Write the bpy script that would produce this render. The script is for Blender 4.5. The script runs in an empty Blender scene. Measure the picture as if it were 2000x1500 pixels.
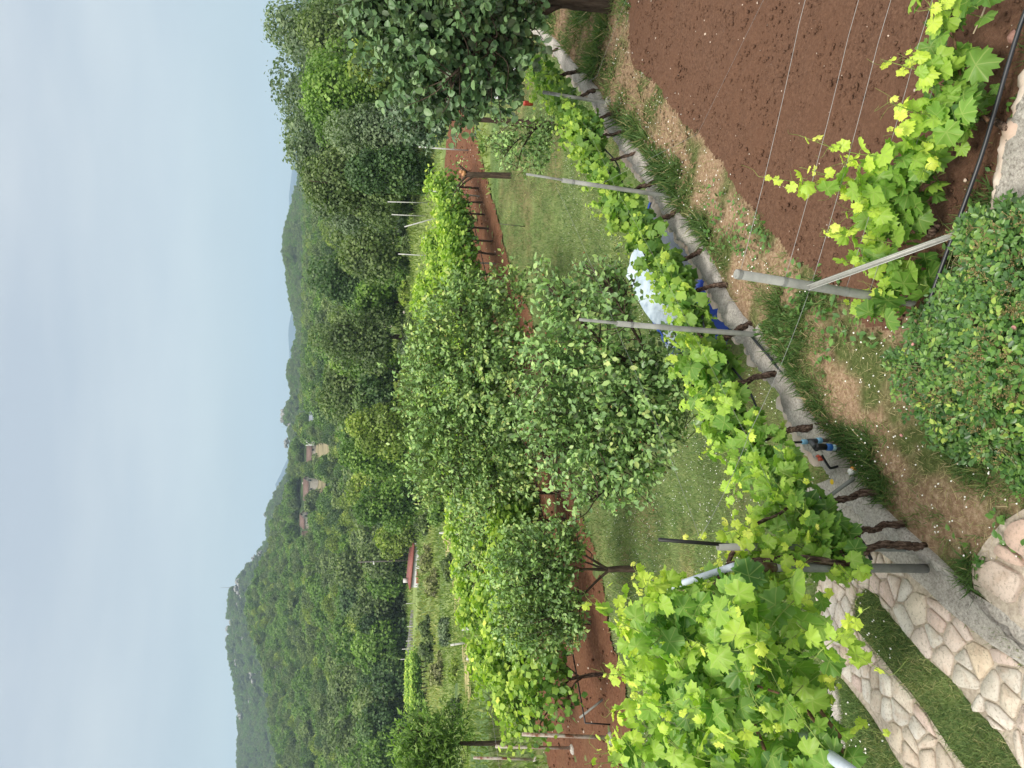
import bpy, math, random
import numpy as np
from mathutils import Vector, Matrix

rad = math.radians
sc = bpy.context.scene
C = sc.collection
random.seed(7)

# ------------------------------------------------------------------ camera (phone held sideways: picture-left is up)
H = 3.5; FPX = 1502.0
PITCH = rad(14); ROLL = rad(1.0)
fw = np.array([0, math.cos(PITCH), -math.sin(PITCH)])
dn0 = np.array([0, -math.sin(PITCH), -math.cos(PITCH)]); rt0 = np.array([1., 0, 0])
RT = rt0*math.cos(ROLL) - dn0*math.sin(ROLL)
DN = dn0*math.cos(ROLL) + rt0*math.sin(ROLL)
cd = bpy.data.cameras.new('camera'); cam = bpy.data.objects.new('camera', cd); C.objects.link(cam)
M = Matrix.Identity(4)
for i in range(3):
    M[i][0] = DN[i]; M[i][1] = RT[i]; M[i][2] = -fw[i]
M[0][3], M[1][3], M[2][3] = 0, 0, H
cam.matrix_world = M
cd.sensor_fit = 'HORIZONTAL'; cd.sensor_width = 36; cd.lens = 36*FPX/2000
cd.clip_start = 0.05; cd.clip_end = 30000
sc.camera = cam

# ------------------------------------------------------------------ sky, sun, exposure
SUN_EL, SUN_AZ = rad(58), rad(215)          # azimuth clockwise from +Y: behind and left of the camera
w = bpy.data.worlds.new('World'); sc.world = w; w.use_nodes = True
nt = w.node_tree; nt.nodes.clear(); L = nt.links.new
def N(t, **k):
    n = nt.nodes.new(t)
    for a, b in k.items(): setattr(n, a, b)
    return n
sky = N('ShaderNodeTexSky', sky_type='NISHITA', sun_disc=False, sun_elevation=SUN_EL, sun_rotation=SUN_AZ, air_density=1.0, dust_density=1.5)
tc = N('ShaderNodeTexCoord'); mp = N('ShaderNodeMapping'); mp.inputs['Scale'].default_value = (1.0, 1.0, 5.0)
L(tc.outputs['Generated'], mp.inputs['Vector'])
n1 = N('ShaderNodeTexNoise'); n1.inputs['Scale'].default_value = 2.3; n1.inputs['Detail'].default_value = 5; n1.inputs['Roughness'].default_value = .5
L(mp.outputs[0], n1.inputs['Vector'])
sep = N('ShaderNodeSeparateXYZ'); L(tc.outputs['Generated'], sep.inputs[0])
# overcast dome: brighter towards the zenith
zr = N('ShaderNodeValToRGB')
el = zr.color_ramp.elements
el[0].position = 0.0; el[0].color = (.325, .425, .475, 1)
el[1].position = 1.0; el[1].color = (1.55, 1.5, 1.42, 1)
e = el.new(.06); e.color = (.37, .45, .49, 1)
e = el.new(.11); e.color = (.385, .455, .495, 1)
e = el.new(.17); e.color = (.39, .45, .51, 1)
e = el.new(.34); e.color = (.385, .435, .505, 1)
e = el.new(.6); e.color = (.95, .95, .94, 1)
L(sep.outputs['Z'], zr.inputs[0])
cr = N('ShaderNodeValToRGB'); ce = cr.color_ramp.elements
ce[0].position = .36; ce[0].color = (.86, .885, .92, 1); ce[1].position = .66; ce[1].color = (1.13, 1.11, 1.07, 1)
L(n1.outputs['Fac'], cr.inputs[0])
mul = N('ShaderNodeMix', data_type='RGBA', blend_type='MULTIPLY'); mul.inputs[0].default_value = 1
L(zr.outputs[0], mul.inputs[6]); L(cr.outputs[0], mul.inputs[7])
sca = N('ShaderNodeMix', data_type='RGBA', blend_type='MULTIPLY'); sca.inputs[0].default_value = 1
L(mul.outputs[2], sca.inputs[6]); sca.inputs[7].default_value = (8.95, 8.55, 8.1, 1)
mx = N('ShaderNodeMix', data_type='RGBA'); mx.inputs[0].default_value = .93
L(sky.outputs[0], mx.inputs[6]); L(sca.outputs[2], mx.inputs[7])
bg = N('ShaderNodeBackground'); bg.inputs['Strength'].default_value = .1
L(mx.outputs[2], bg.inputs['Color'])
wo = N('ShaderNodeOutputWorld'); L(bg.outputs[0], wo.inputs['Surface'])

sd = bpy.data.lights.new('sun', 'SUN'); sd.energy = 2.0; sd.angle = rad(14); sd.color = (1, .95, .86)
so = bpy.data.objects.new('sun', sd); C.objects.link(so)
d = Vector((math.sin(SUN_AZ)*math.cos(SUN_EL), math.cos(SUN_AZ)*math.cos(SUN_EL), math.sin(SUN_EL)))
so.rotation_euler = d.to_track_quat('Z', 'Y').to_euler(); so.location = (0, -5, 60)

sc.view_settings.view_transform = 'Standard'; sc.view_settings.look = 'None'
sc.view_settings.exposure = 0.9; sc.view_settings.gamma = 1
cy = sc.cycles
cy.max_bounces = 7; cy.diffuse_bounces = 4; cy.glossy_bounces = 2; cy.transmission_bounces = 4; cy.transparent_max_bounces = 6
cy.volume_bounces = 0; cy.caustics_reflective = False; cy.caustics_refractive = False

# ------------------------------------------------------------------ helpers: where a photo point lies in the world
def ray(x, y): return fw + DN*(x-1000)/FPX + RT*(750-y)/FPX
CAMP = np.array([0, 0, H])
def at_z(x, y, z):
    d = ray(x, y); return CAMP + d*(z-H)/d[2]
def at_y(x, y, Y):
    d = ray(x, y); return CAMP + d*Y/d[1]
def z_of(V, Y):                                       # height seen at picture row V at distance Y (straight ahead)
    return H + Y*math.tan(math.atan((1000-V)/FPX) - PITCH)

def _hash(ix, iy, seed):
    h = (ix.astype(np.int64)*374761393 + iy.astype(np.int64)*668265263 + seed*974711) & 0x7fffffff
    h = ((h ^ (h >> 13))*1274126177) & 0x7fffffff
    return ((h ^ (h >> 16)) & 0xffff)/65535.0
def vnoise(x, y, seed=0):
    x = np.asarray(x, float); y = np.asarray(y, float)
    ix = np.floor(x); iy = np.floor(y); fx = x-ix; fy = y-iy
    fx = fx*fx*(3-2*fx); fy = fy*fy*(3-2*fy)
    a = _hash(ix, iy, seed); b = _hash(ix+1, iy, seed); c = _hash(ix, iy+1, seed); d = _hash(ix+1, iy+1, seed)
    return (a*(1-fx)+b*fx)*(1-fy) + (c*(1-fx)+d*fx)*fy
def fbm(x, y, seed=0, o=4):
    s = 0; a = .5
    for i in range(o):
        s = s + a*vnoise(x*2**i, y*2**i, seed+i); a *= .5
    return s/(1-.5**o)
def inpoly(P, X, Y):
    X = np.asarray(X); Y = np.asarray(Y); r = np.zeros(X.shape, bool); n = len(P)
    for i in range(n):
        x1, y1 = P[i][0], P[i][1]; x2, y2 = P[(i+1) % n][0], P[(i+1) % n][1]
        if y1 == y2: continue
        c = ((y1 > Y) != (y2 > Y)) & (X < (x2-x1)*(Y-y1)/(y2-y1)+x1)
        r ^= c
    return r

# the land below the kerb wall
COLS = np.array([-900, 0, 150, 320, 450, 600, 750, 900, 1200, 1500, 2400.])
def prof(l): return [(28, -2.4)] + [(Y, z_of(V, Y)) for Y, V in l]
PROF = [
 prof([(64, 900), (93, 852), (134, 812), (155, 797), (230, 715), (330, 650), (470, 578), (600, 605), (900, 630)]),
 prof([(64, 900), (93, 852), (134, 812), (155, 797), (230, 710), (330, 645), (470, 576), (600, 605), (900, 630)]),
 prof([(64, 900), (93, 852), (134, 812), (155, 797), (230, 705), (370, 618), (520, 555), (650, 590), (900, 620)]),
 prof([(64, 900), (93, 850), (134, 810), (155, 795), (230, 700), (370, 606), (560, 509), (700, 550), (900, 610)]),
 prof([(64, 895), (93, 848), (134, 808), (155, 795), (230, 710), (370, 622), (540, 553), (680, 585), (900, 610)]),
 prof([(60, 890), (90, 835), (134, 800), (160, 780), (230, 715), (370, 632), (480, 598), (650, 608), (900, 610)]),
 prof([(55, 870), (78, 798), (110, 755), (160, 735), (290, 650), (400, 625), (480, 615), (700, 607), (900, 608)]),
 prof([(55, 815), (76, 792), (108, 752), (160, 735), (290, 655), (400, 630), (480, 618), (700, 608), (900, 608)]),
 prof([(55, 800), (80, 785), (110, 770), (160, 740), (290, 655), (400, 630), (480, 618), (700, 608), (900, 608)]),
 prof([(55, 800), (80, 785), (110, 770), (160, 740), (290, 655), (400, 630), (480, 618), (700, 608), (900, 608)]),
 prof([(55, 800), (80, 785), (110, 770), (160, 740), (290, 655), (400, 630), (480, 618), (700, 608), (900, 608)]),
]
def h_low(X, Y):
    X = np.asarray(X, float); Y = np.asarray(Y, float)
    zn = np.interp(Y, [0, 3.2, 4.2, 5.4, 8, 11, 15, 22, 28], [-.05, -.05, -.12, -.40, -1.15, -1.85, -2.2, -2.38, -2.4])
    U = 750 + 1502*1.02*X/np.maximum(Y, 1)
    zk = np.array([np.interp(Y, [q[0] for q in p], [q[1] for q in p]) for p in PROF])
    k = np.clip(np.searchsorted(COLS, U)-1, 0, len(COLS)-2)
    f = np.clip((U-COLS[k])/(COLS[k+1]-COLS[k]), 0, 1); f = f*f*(3-2*f)
    zf = np.take_along_axis(zk, k[None], 0)[0]*(1-f) + np.take_along_axis(zk, (k+1)[None], 0)[0]*f
    far = np.clip((Y-30)/60, 0, 1)
    zf = zf + (fbm(X*.11, Y*.11, 3)-.5)*.8*far + (fbm(X*.02, Y*.02, 5)-.5)*5*np.clip((Y-200)/200, 0, 1)
    return np.where(Y < 28, zn, zf)
def low1(X, Y): return float(h_low(np.array([X]), np.array([Y]))[0])
def on_low(x, y, off=0):
    d = ray(x, y); t = np.concatenate([np.arange(2, 60, .05), np.geomspace(60, 1500, 1200)])
    P = CAMP + d[None]*t[:, None]
    g = h_low(P[:, 0], P[:, 1]) + off
    i = int(np.argmax(P[:, 2] <= g))
    return np.array([P[i, 0], P[i, 1], g[i]])

CAPPX = [(1070, 80), (1110, 129), (1155, 180), (1188, 240), (1224, 288), (1254, 330), (1290, 390), (1314, 429), (1341, 460), (1380, 526),
         (1410, 592), (1455, 655), (1511, 730), (1568, 829), (1628, 909), (1688, 990), (1760, 1050), (1850, 1119), (1970, 1242)]
CAP = [at_z(x, y, .03)[:2] for x, y in CAPPX]
CAP = [np.array([9.6, 17.6]), np.array([7.3, 14.5])] + CAP + [np.array([-1.45, 2.75]), np.array([-1.9, 1.6]), np.array([-2.2, 0.3])]
UPPER = [tuple(p) for p in CAP] + [(16, -2), (16, 18)]
SOILPX = [(1233, 0), (1233, 100), (1245, 129), (1275, 156), (1320, 216), (1368, 267), (1425, 339), (1478, 418), (1529, 466), (1586, 520),
          (1628, 560), (1670, 600), (1703, 649), (1760, 640), (1830, 560), (1900, 420), (1946, 360), (1964, 290), (1990, 190), (2000, 150)]
SOIL = [tuple(at_z(x, y, 0)[:2]) for x, y in SOILPX]
SOIL = [(15, SOIL[0][1]+1.2), (8, SOIL[0][1]+.3)] + SOIL + [(2.4, 2.7), (4, 2.0), (15, 1.6)]
EDGEPX = [(1232, 1400), (1224, 1320), (1200, 1260), (1188, 1185), (1170, 1095), (1149, 1035), (1137, 1005), (1116, 936), (1085, 800), (1058, 680), (1036, 610), (993, 505), (975, 430), (945, 318), (924, 240)]
EDGE = [on_low(x, y)[:2] for x, y in EDGEPX]
a = EDGE[0]; b = EDGE[-1]
LROW = np.array([.68, .735])                          # direction of the vine rows below
VSOIL = [(a[0]-2.2, a[1]-1.6)] + [tuple(p) for p in EDGE] + [tuple(b+LROW*6), tuple(b+LROW*6+np.array([-.735, .68])*5.2), tuple(np.array(EDGE[6])+np.array([-.735, .68])*6.5), (a[0]-1.0, a[1]+7.0), (a[0]-3.0, a[1]+7.5), (a[0]-4.4, a[1]+4)]

# ------------------------------------------------------------------ helpers: geometry
class Geo:
    def __init__(s): s.V = []; s.F = []; s.T = []; s.U = []; s.n = 0
    def add(s, V, F, tone=.5, uv=None):
        V = np.asarray(V, np.float32).reshape(-1, 3); m = len(V)
        if m == 0: return
        s.V.append(V)
        for f in (F if isinstance(F, list) else [F]):
            f = np.asarray(f, np.int64)
            if f.size: s.F.append(f + s.n)
        t = np.asarray(tone, np.float32)
        s.T.append(np.full(m, float(t), np.float32) if t.ndim == 0 else t)
        s.U.append(np.zeros((m, 3), np.float32) if uv is None else uv)
        s.n += m
    def mesh(s, name, mat, smooth=True):
        me = bpy.data.meshes.new(name)
        V = np.concatenate(s.V)
        me.vertices.add(len(V)); me.vertices.foreach_set('co', V.ravel())
        li = np.concatenate([f.ravel() for f in s.F]).astype(np.int32)
        tot = np.concatenate([np.full(len(f), f.shape[1], np.int32) for f in s.F])
        st = np.concatenate([[0], np.cumsum(tot)[:-1]]).astype(np.int32)
        me.loops.add(len(li)); me.loops.foreach_set('vertex_index', li)
        me.polygons.add(len(tot)); me.polygons.foreach_set('loop_start', st); me.polygons.foreach_set('loop_total', tot)
        me.update(calc_edges=True)
        at = me.attributes.new('tone', 'FLOAT', 'POINT'); at.data.foreach_set('value', np.concatenate(s.T))
        U = np.concatenate(s.U)
        if U.any():
            at = me.attributes.new('leafco', 'FLOAT_VECTOR', 'POINT'); at.data.foreach_set('vector', U.ravel())
        if smooth: me.polygons.foreach_set('use_smooth', np.ones(len(tot), bool))
        for m in (mat if isinstance(mat, (list, tuple)) else [mat]): me.materials.append(m)
        me.validate(); return me
    def build(s, name, mat, parent=None, smooth=True, loc=None):
        o = bpy.data.objects.new(name, s.mesh(name, mat, smooth)); C.objects.link(o)
        if parent is not None: o.parent = parent
        if loc is not None: o.location = loc
        return o
def tag(o, label=None, cat=None, group=None, kind=None):
    if label: o['label'] = label
    if cat: o['category'] = cat
    if group: o['group'] = group
    if kind: o['kind'] = kind
    return o
def empty(name, loc, label, cat, group=None, rz=0):
    o = bpy.data.objects.new(name, None); C.objects.link(o); o.location = tuple(float(q) for q in loc); o.rotation_euler = (0, 0, rz)
    o.empty_display_size = .1
    return tag(o, label, cat, group)
def nrm(v):
    v = np.asarray(v, float); return v/np.maximum(np.linalg.norm(v, axis=-1, keepdims=True), 1e-9)
def tube(G, P, r, k=8, tone=.5, cap=True, rough=0, rng=None):
    P = np.asarray(P, float); n = len(P); r = np.broadcast_to(np.asarray(r, float), (n,))
    T = np.gradient(P, axis=0); T = nrm(T)
    up = np.array([0, 0, 1.]) if abs(T[0][2]) < .9 else np.array([1., 0, 0])
    X = nrm(np.cross(T[0], up)); a = np.arange(k)/k*2*np.pi
    V = []
    for i in range(n):
        X = nrm(X - T[i]*np.dot(X, T[i])); Yv = np.cross(T[i], X)
        rr = r[i]*(1 + (rough*(rng.random(k)-.5) if rough else 0))
        V.append(P[i] + (np.cos(a)*rr)[:, None]*X + (np.sin(a)*rr)[:, None]*Yv)
    V = np.concatenate(V)
    i, j = np.meshgrid(np.arange(n-1), np.arange(k), indexing='ij'); j2 = (j+1) % k
    F = np.stack([i*k+j, i*k+j2, (i+1)*k+j2, (i+1)*k+j], -1).reshape(-1, 4)
    fs = [F]
    if cap: fs += [np.arange(k)[None, ::-1], (np.arange(k)+(n-1)*k)[None]]
    G.add(V, fs, tone)
def smooth_path(P, n=8):                                # Catmull-Rom
    P = np.asarray(P, float); Q = np.vstack([2*P[0]-P[1], P, 2*P[-1]-P[-2]]); out = []
    for i in range(1, len(Q)-2):
        t = np.linspace(0, 1, n, endpoint=False)[:, None]
        p0, p1, p2, p3 = Q[i-1], Q[i], Q[i+1], Q[i+2]
        out.append(.5*((2*p1)+(-p0+p2)*t+(2*p0-5*p1+4*p2-p3)*t**2+(-p0+3*p1-3*p2+p3)*t**3))
    return np.vstack(out+[P[-1:]])
def box(G, c, s, rz=0, tone=.5, tilt=None):
    c = np.asarray(c, float); x, y, z = np.asarray(s, float)/2
    v = np.array([[-x,-y,-z],[x,-y,-z],[x,y,-z],[-x,y,-z],[-x,-y,z],[x,-y,z],[x,y,z],[-x,y,z]])
    if tilt is not None: v = v @ np.asarray(tilt).T
    ca, sa = math.cos(rz), math.sin(rz)
    v = v @ np.array([[ca, sa, 0], [-sa, ca, 0], [0, 0, 1]])
    G.add(v+c, np.array([[0,3,2,1],[4,5,6,7],[0,1,5,4],[1,2,6,5],[2,3,7,6],[3,0,4,7]]), tone)
def rdirs(rng, n):
    v = rng.normal(size=(n, 3)); return nrm(v)
def leaves(G, T, pos, axis, nor, scale, tone, use_uv=False):
    """copies of the leaf template T = (verts, [faces]) with its y axis along axis and its z along nor"""
    pos = np.asarray(pos, float); n = len(pos)
    if n == 0: return
    Y = nrm(axis); Z = np.asarray(nor, float); Z = nrm(Z - Y*(Z*Y).sum(-1, keepdims=True)); X = np.cross(Y, Z)
    tv, tf = T; m = len(tv); s = np.broadcast_to(np.asarray(scale, float), (n,))[:, None, None]
    V = pos[:, None] + s*(tv[None, :, 0:1]*X[:, None] + tv[None, :, 1:2]*Y[:, None] + tv[None, :, 2:3]*Z[:, None])
    fs = [(f[None] + (np.arange(n)*m)[:, None, None]).reshape(-1, f.shape[1]) for f in tf]
    uv = np.tile(tv, (n, 1)).astype(np.float32) if use_uv else None
    G.add(V.reshape(-1, 3), fs, np.repeat(np.broadcast_to(np.asarray(tone, np.float32), (n,)), m), uv)

# leaf templates
T_QUAD = (np.array([[0,0,0],[.42,.42,.09],[0,1,-.05],[-.42,.5,.09]]), [np.array([[0,1,2,3]])])
T_OVAL = (np.array([[0,0,0],[.24,.25,.05],[.30,.55,.04],[0,1,-.10],[-.30,.55,.04],[-.24,.25,.05],[0,.3,-.03],[0,.62,-.05]]),
          [np.array([[0,1,6],[0,6,5],[2,3,7],[7,3,4]]), np.array([[1,2,7,6],[6,7,4,5]])])
T_ROUND = (np.array([[0,0,0],[.30,.18,.06],[.40,.5,.08],[.26,.82,.05],[0,1,-.08],[-.26,.82,.05],[-.40,.5,.08],[-.30,.18,.06],[0,.2,-.02],[0,.5,-.05],[0,.8,-.05]]),
          [np.array([[0,1,8],[0,8,7],[3,4,10],[10,4,5]]), np.array([[1,2,9,8],[2,3,10,9],[8,9,6,7],[9,10,5,6]])])
T_NARROW = (np.array([[0,0,0],[.13,.35,.03],[.10,.7,.02],[0,1,-.06],[-.10,.7,.02],[-.13,.35,.03]]), [np.array([[0,1,5],[2,3,4]]), np.array([[1,2,4,5]])])
def grape(nt, ring, seed, cup=.30):
    r_ = np.random.default_rng(seed)
    key = [(0,.64),(15,.56),(30,.46),(44,.52),(58,.58),(72,.52),(88,.45),(103,.49),(118,.51),(140,.45),(158,.38),(172,.18),(180,.07)]
    ang = np.linspace(-180, 180, nt, endpoint=False)+180/nt
    rr = np.interp(np.abs(ang), [k[0] for k in key], [k[1] for k in key])
    rr = rr*(1+.085*np.where(np.arange(nt) % 2 == 0, 1, -1)*np.clip(rr/.4-.4, 0, 1))*(1+.06*r_.normal(size=nt))
    th = np.radians(ang)
    def zz(r, t): return -cup*r**2 + .07*r*np.cos(6.2*t) + .07*r*r_.normal(size=len(np.atleast_1d(t)))
    o = np.stack([np.sin(th)*rr, np.cos(th)*rr, zz(rr, th)], 1)
    i = np.arange(nt); j = (i+1) % nt
    if not ring:
        return np.vstack([[[0, 0, .02]], o]), [np.stack([0*i, i+1, j+1], 1)[:, [0, 2, 1]]]
    r2 = rr*.55; m = np.stack([np.sin(th)*r2, np.cos(th)*r2, zz(r2, th)+.02], 1)
    return np.vstack([[[0, 0, .02]], m, o]), [np.stack([0*i, j+1, i+1], 1), np.stack([i+1, j+1, j+1+nt, i+1+nt], 1)]
GR_HI = [grape(34, True, s, c) for s, c in enumerate((.1, .3, .55, .85, -.25, .4))]
GR_LO = [grape(20, False, s, c) for s, c in enumerate((.15, .4, .7, -.2))]
GR_FAR = [grape(10, False, 9)]

# ------------------------------------------------------------------ helpers: materials
def mat(name):
    m = bpy.data.materials.new(name); m.use_nodes = True; t = m.node_tree; t.nodes.clear()
    o = t.nodes.new('ShaderNodeOutputMaterial'); return m, t, o
def nd(t, typ, ins=None, **k):
    n = t.nodes.new(typ)
    for a, b in k.items(): setattr(n, a, b)
    for a, b in (ins or {}).items():
        if hasattr(b, 'is_output'): t.links.new(b, n.inputs[a])
        else: n.inputs[a].default_value = b
    return n
def col(c): return (c[0], c[1], c[2], 1)
def ramp(t, fac, stops):
    n = t.nodes.new('ShaderNodeValToRGB'); e = n.color_ramp.elements
    e[0].position, e[0].color = stops[0][0], col(stops[0][1]); e[1].position, e[1].color = stops[-1][0], col(stops[-1][1])
    for p, c in stops[1:-1]: q = e.new(p); q.color = col(c)
    t.links.new(fac, n.inputs[0]); return n.outputs[0]
LEAFK = 1.8
def leaf_mat(name, stops, trans=.35, rough=.5, spec=.35, back=None, veins=False, var=.25, k=LEAFK):
    m, t, o = mat(name)
    stops = [(p_, [min(.75, q*k) for q in c_]) for p_, c_ in stops]
    a = nd(t, 'ShaderNodeAttribute', attribute_name='tone')
    c = ramp(t, a.outputs['Fac'], stops)
    if veins:
        lc = nd(t, 'ShaderNodeAttribute', attribute_name='leafco'); s = nd(t, 'ShaderNodeSeparateXYZ', {0: lc.outputs['Vector']})
        at = nd(t, 'ShaderNodeMath', {0: s.outputs[0], 1: s.outputs[1]}, operation='ARCTAN2')
        ab = nd(t, 'ShaderNodeMath', {0: at.outputs[0]}, operation='ABSOLUTE')
        rr = nd(t, 'ShaderNodeVectorMath', {0: lc.outputs['Vector']}, operation='LENGTH')
        best = None
        for v in (0, .98, 2.03):
            q = nd(t, 'ShaderNodeMath', {0: ab.outputs[0], 1: v}, operation='SUBTRACT'); q = nd(t, 'ShaderNodeMath', {0: q.outputs[0]}, operation='ABSOLUTE')
            best = q if best is None else nd(t, 'ShaderNodeMath', {0: best.outputs[0], 1: q.outputs[0]}, operation='MINIMUM')
        dd = nd(t, 'ShaderNodeMath', {0: best.outputs[0], 1: rr.outputs['Value']}, operation='MULTIPLY')
        mk = nd(t, 'ShaderNodeMapRange', {0: dd.outputs[0], 1: .006, 2: .022, 3: .45, 4: 0.})
        c = nd(t, 'ShaderNodeMix', {0: mk.outputs[0], 6: c, 7: col((.42, .50, .16))}, data_type='RGBA').outputs[2]
    if var:
        g = nd(t, 'ShaderNodeNewGeometry'); nz = nd(t, 'ShaderNodeTexNoise', {'Vector': g.outputs['Position'], 'Scale': 1.7, 'Detail': 2.})
        h = nd(t, 'ShaderNodeHueSaturation', {'Hue': .5, 'Saturation': 1., 'Color': c})
        v = nd(t, 'ShaderNodeMapRange', {0: nz.outputs['Fac'], 1: .3, 2: .7, 3: 1-var, 4: 1+var}); t.links.new(v.outputs[0], h.inputs['Value'])
        c = h.outputs[0]
    if back:
        g2 = nd(t, 'ShaderNodeNewGeometry')
        c = nd(t, 'ShaderNodeMix', {0: g2.outputs['Backfacing'], 6: c, 7: col(back)}, data_type='RGBA').outputs[2]
    p = nd(t, 'ShaderNodeBsdfPrincipled', {'Base Color': c, 'Roughness': rough, 'Specular IOR Level': spec})
    tr = nd(t, 'ShaderNodeMix', {0: 1., 6: c, 7: (1.2, 1.45, .65, 1)}, data_type='RGBA', blend_type='MULTIPLY')
    tl = nd(t, 'ShaderNodeBsdfTranslucent', {'Color': tr.outputs[2]})
    mx = nd(t, 'ShaderNodeMixShader', {0: trans, 1: p.outputs[0], 2: tl.outputs[0]})
    t.links.new(mx.outputs[0], o.inputs[0]); return m
def noise_mat(name, stops, scale=8, detail=6, rough=.9, bump=.3, bdist=.02, spec=.2, vec='Object', nrough=.6, stretch=None, second=None, metallic=0):
    m, t, o = mat(name)
    if vec == 'Position': v = nd(t, 'ShaderNodeNewGeometry').outputs['Position']
    else: v = nd(t, 'ShaderNodeTexCoord').outputs[vec]
    v0 = v
    if stretch: v = nd(t, 'ShaderNodeMapping', {'Vector': v, 'Scale': stretch}).outputs[0]
    n = nd(t, 'ShaderNodeTexNoise', {'Vector': v, 'Scale': scale, 'Detail': float(detail), 'Roughness': nrough})
    c = ramp(t, n.outputs['Fac'], stops)
    if second:                                              # (scale, lo, hi, colour, amount)
        n2 = nd(t, 'ShaderNodeTexNoise', {'Vector': v0, 'Scale': second[0], 'Detail': 4.})
        f = nd(t, 'ShaderNodeMapRange', {0: n2.outputs['Fac'], 1: second[1], 2: second[2], 3: 0., 4: second[4]})
        c = nd(t, 'ShaderNodeMix', {0: f.outputs[0], 6: c, 7: col(second[3])}, data_type='RGBA').outputs[2]
    p = nd(t, 'ShaderNodeBsdfPrincipled', {'Base Color': c, 'Roughness': rough, 'Specular IOR Level': spec, 'Metallic': metallic})
    if bump:
        b = nd(t, 'ShaderNodeBump', {'Strength': bump, 'Distance': bdist, 'Height': n.outputs['Fac']}); t.links.new(b.outputs[0], p.inputs['Normal'])
    t.links.new(p.outputs[0], o.inputs[0]); return m
def plain(name, c, rough=.5, spec=.4, metallic=0, var=.12, scale=30):
    return noise_mat(name, [(.3, [q*(1-var) for q in c]), (.7, [q*(1+var) for q in c])], scale, 4, rough, .08, .002, spec, metallic=metallic)
ORD = ['first','second','third','fourth','fifth','sixth','seventh','eighth','ninth','tenth','eleventh','twelfth','thirteenth','fourteenth','fifteenth','sixteenth','seventeenth','eighteenth','nineteenth','twentieth','twenty-first','twenty-second','twenty-third','twenty-fourth']

# materials used in several places
BARK = noise_mat('bark', [(.3, (.035, .025, .018)), (.7, (.13, .095, .07))], 22, 8, .95, .8, .01, .1, stretch=(1, 1, .25))
VINEBARK = noise_mat('vine_bark', [(.35, (.022, .014, .010)), (.5, (.085, .055, .042)), (.68, (.24, .17, .13))], 70, 8, .95, 1., .01, .1, stretch=(1, 1, .2))
PIPE = noise_mat('grey_pipe', [(.3, (.20, .205, .19)), (.7, (.34, .345, .32))], 9, 8, .75, .1, .003, .3, second=(4, .52, .7, (.13, .13, .115), .6))
CONC = noise_mat('concrete', [(.32, (.17, .15, .13)), (.46, (.41, .38, .345)), (.56, (.53, .50, .455)), (.7, (.72, .68, .63))], 60, 10, .95, 1., .015, .15, nrough=.75, second=(3, .5, .7, (.15, .14, .12), .6))
BLACK = plain('black_plastic', (.012, .012, .013), .45)
HOSE = plain('dark_hose', (.018, .020, .026), .4, .5)
WIRE = plain('galvanised_wire', (.33, .33, .33), .5, .5, .3)
METAL = plain('pale_metal', (.38, .39, .36), .5, .5, .2)
RUST = noise_mat('rusty_white_pipe', [(.38, (.18, .07, .035)), (.5, (.42, .36, .31)), (.7, (.56, .54, .51))], 5, 6, .8, .15, .004, .3)
WHITEPOST = plain('white_post', (.52, .52, .50), .7, .3)
# ================================================================== THE LAND
def tint_mat():
    m, t, o = mat('ground')
    a = nd(t, 'ShaderNodeAttribute', attribute_name='tint'); g = nd(t, 'ShaderNodeNewGeometry')
    n1 = nd(t, 'ShaderNodeTexNoise', {'Vector': g.outputs['Position'], 'Scale': 2.2, 'Detail': 8., 'Roughness': .7})
    n2 = nd(t, 'ShaderNodeTexNoise', {'Vector': g.outputs['Position'], 'Scale': .35, 'Detail': 5.})
    v1 = nd(t, 'ShaderNodeMapRange', {0: n1.outputs['Fac'], 1: .3, 2: .7, 3: .55, 4: 1.4}); v2 = nd(t, 'ShaderNodeMapRange', {0: n2.outputs['Fac'], 1: .3, 2: .7, 3: .75, 4: 1.25})
    v = nd(t, 'ShaderNodeMath', {0: v1.outputs[0], 1: v2.outputs[0]}, operation='MULTIPLY')
    h = nd(t, 'ShaderNodeHueSaturation', {'Color': a.outputs['Color'], 'Value': v.outputs[0]})
    p = nd(t, 'ShaderNodeBsdfPrincipled', {'Base Color': h.outputs[0], 'Roughness': .95, 'Specular IOR Level': .1})
    b = nd(t, 'ShaderNodeBump', {'Strength': .6, 'Distance': .05, 'Height': n1.outputs['Fac']}); t.links.new(b.outputs[0], p.inputs['Normal'])
    t.links.new(p.outputs[0], o.inputs[0]); return m
def grid_faces(nr, nc):
    i, j = np.meshgrid(np.arange(nr-1), np.arange(nc-1), indexing='ij')
    return np.stack([i*nc+j, i*nc+j+1, (i+1)*nc+j+1, (i+1)*nc+j], -1).reshape(-1, 4)
def set_tint(me, cols):
    at = me.attributes.new('tint', 'FLOAT_COLOR', 'POINT')
    at.data.foreach_set('color', np.hstack([cols, np.ones((len(cols), 1))]).astype(np.float32).ravel())

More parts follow.
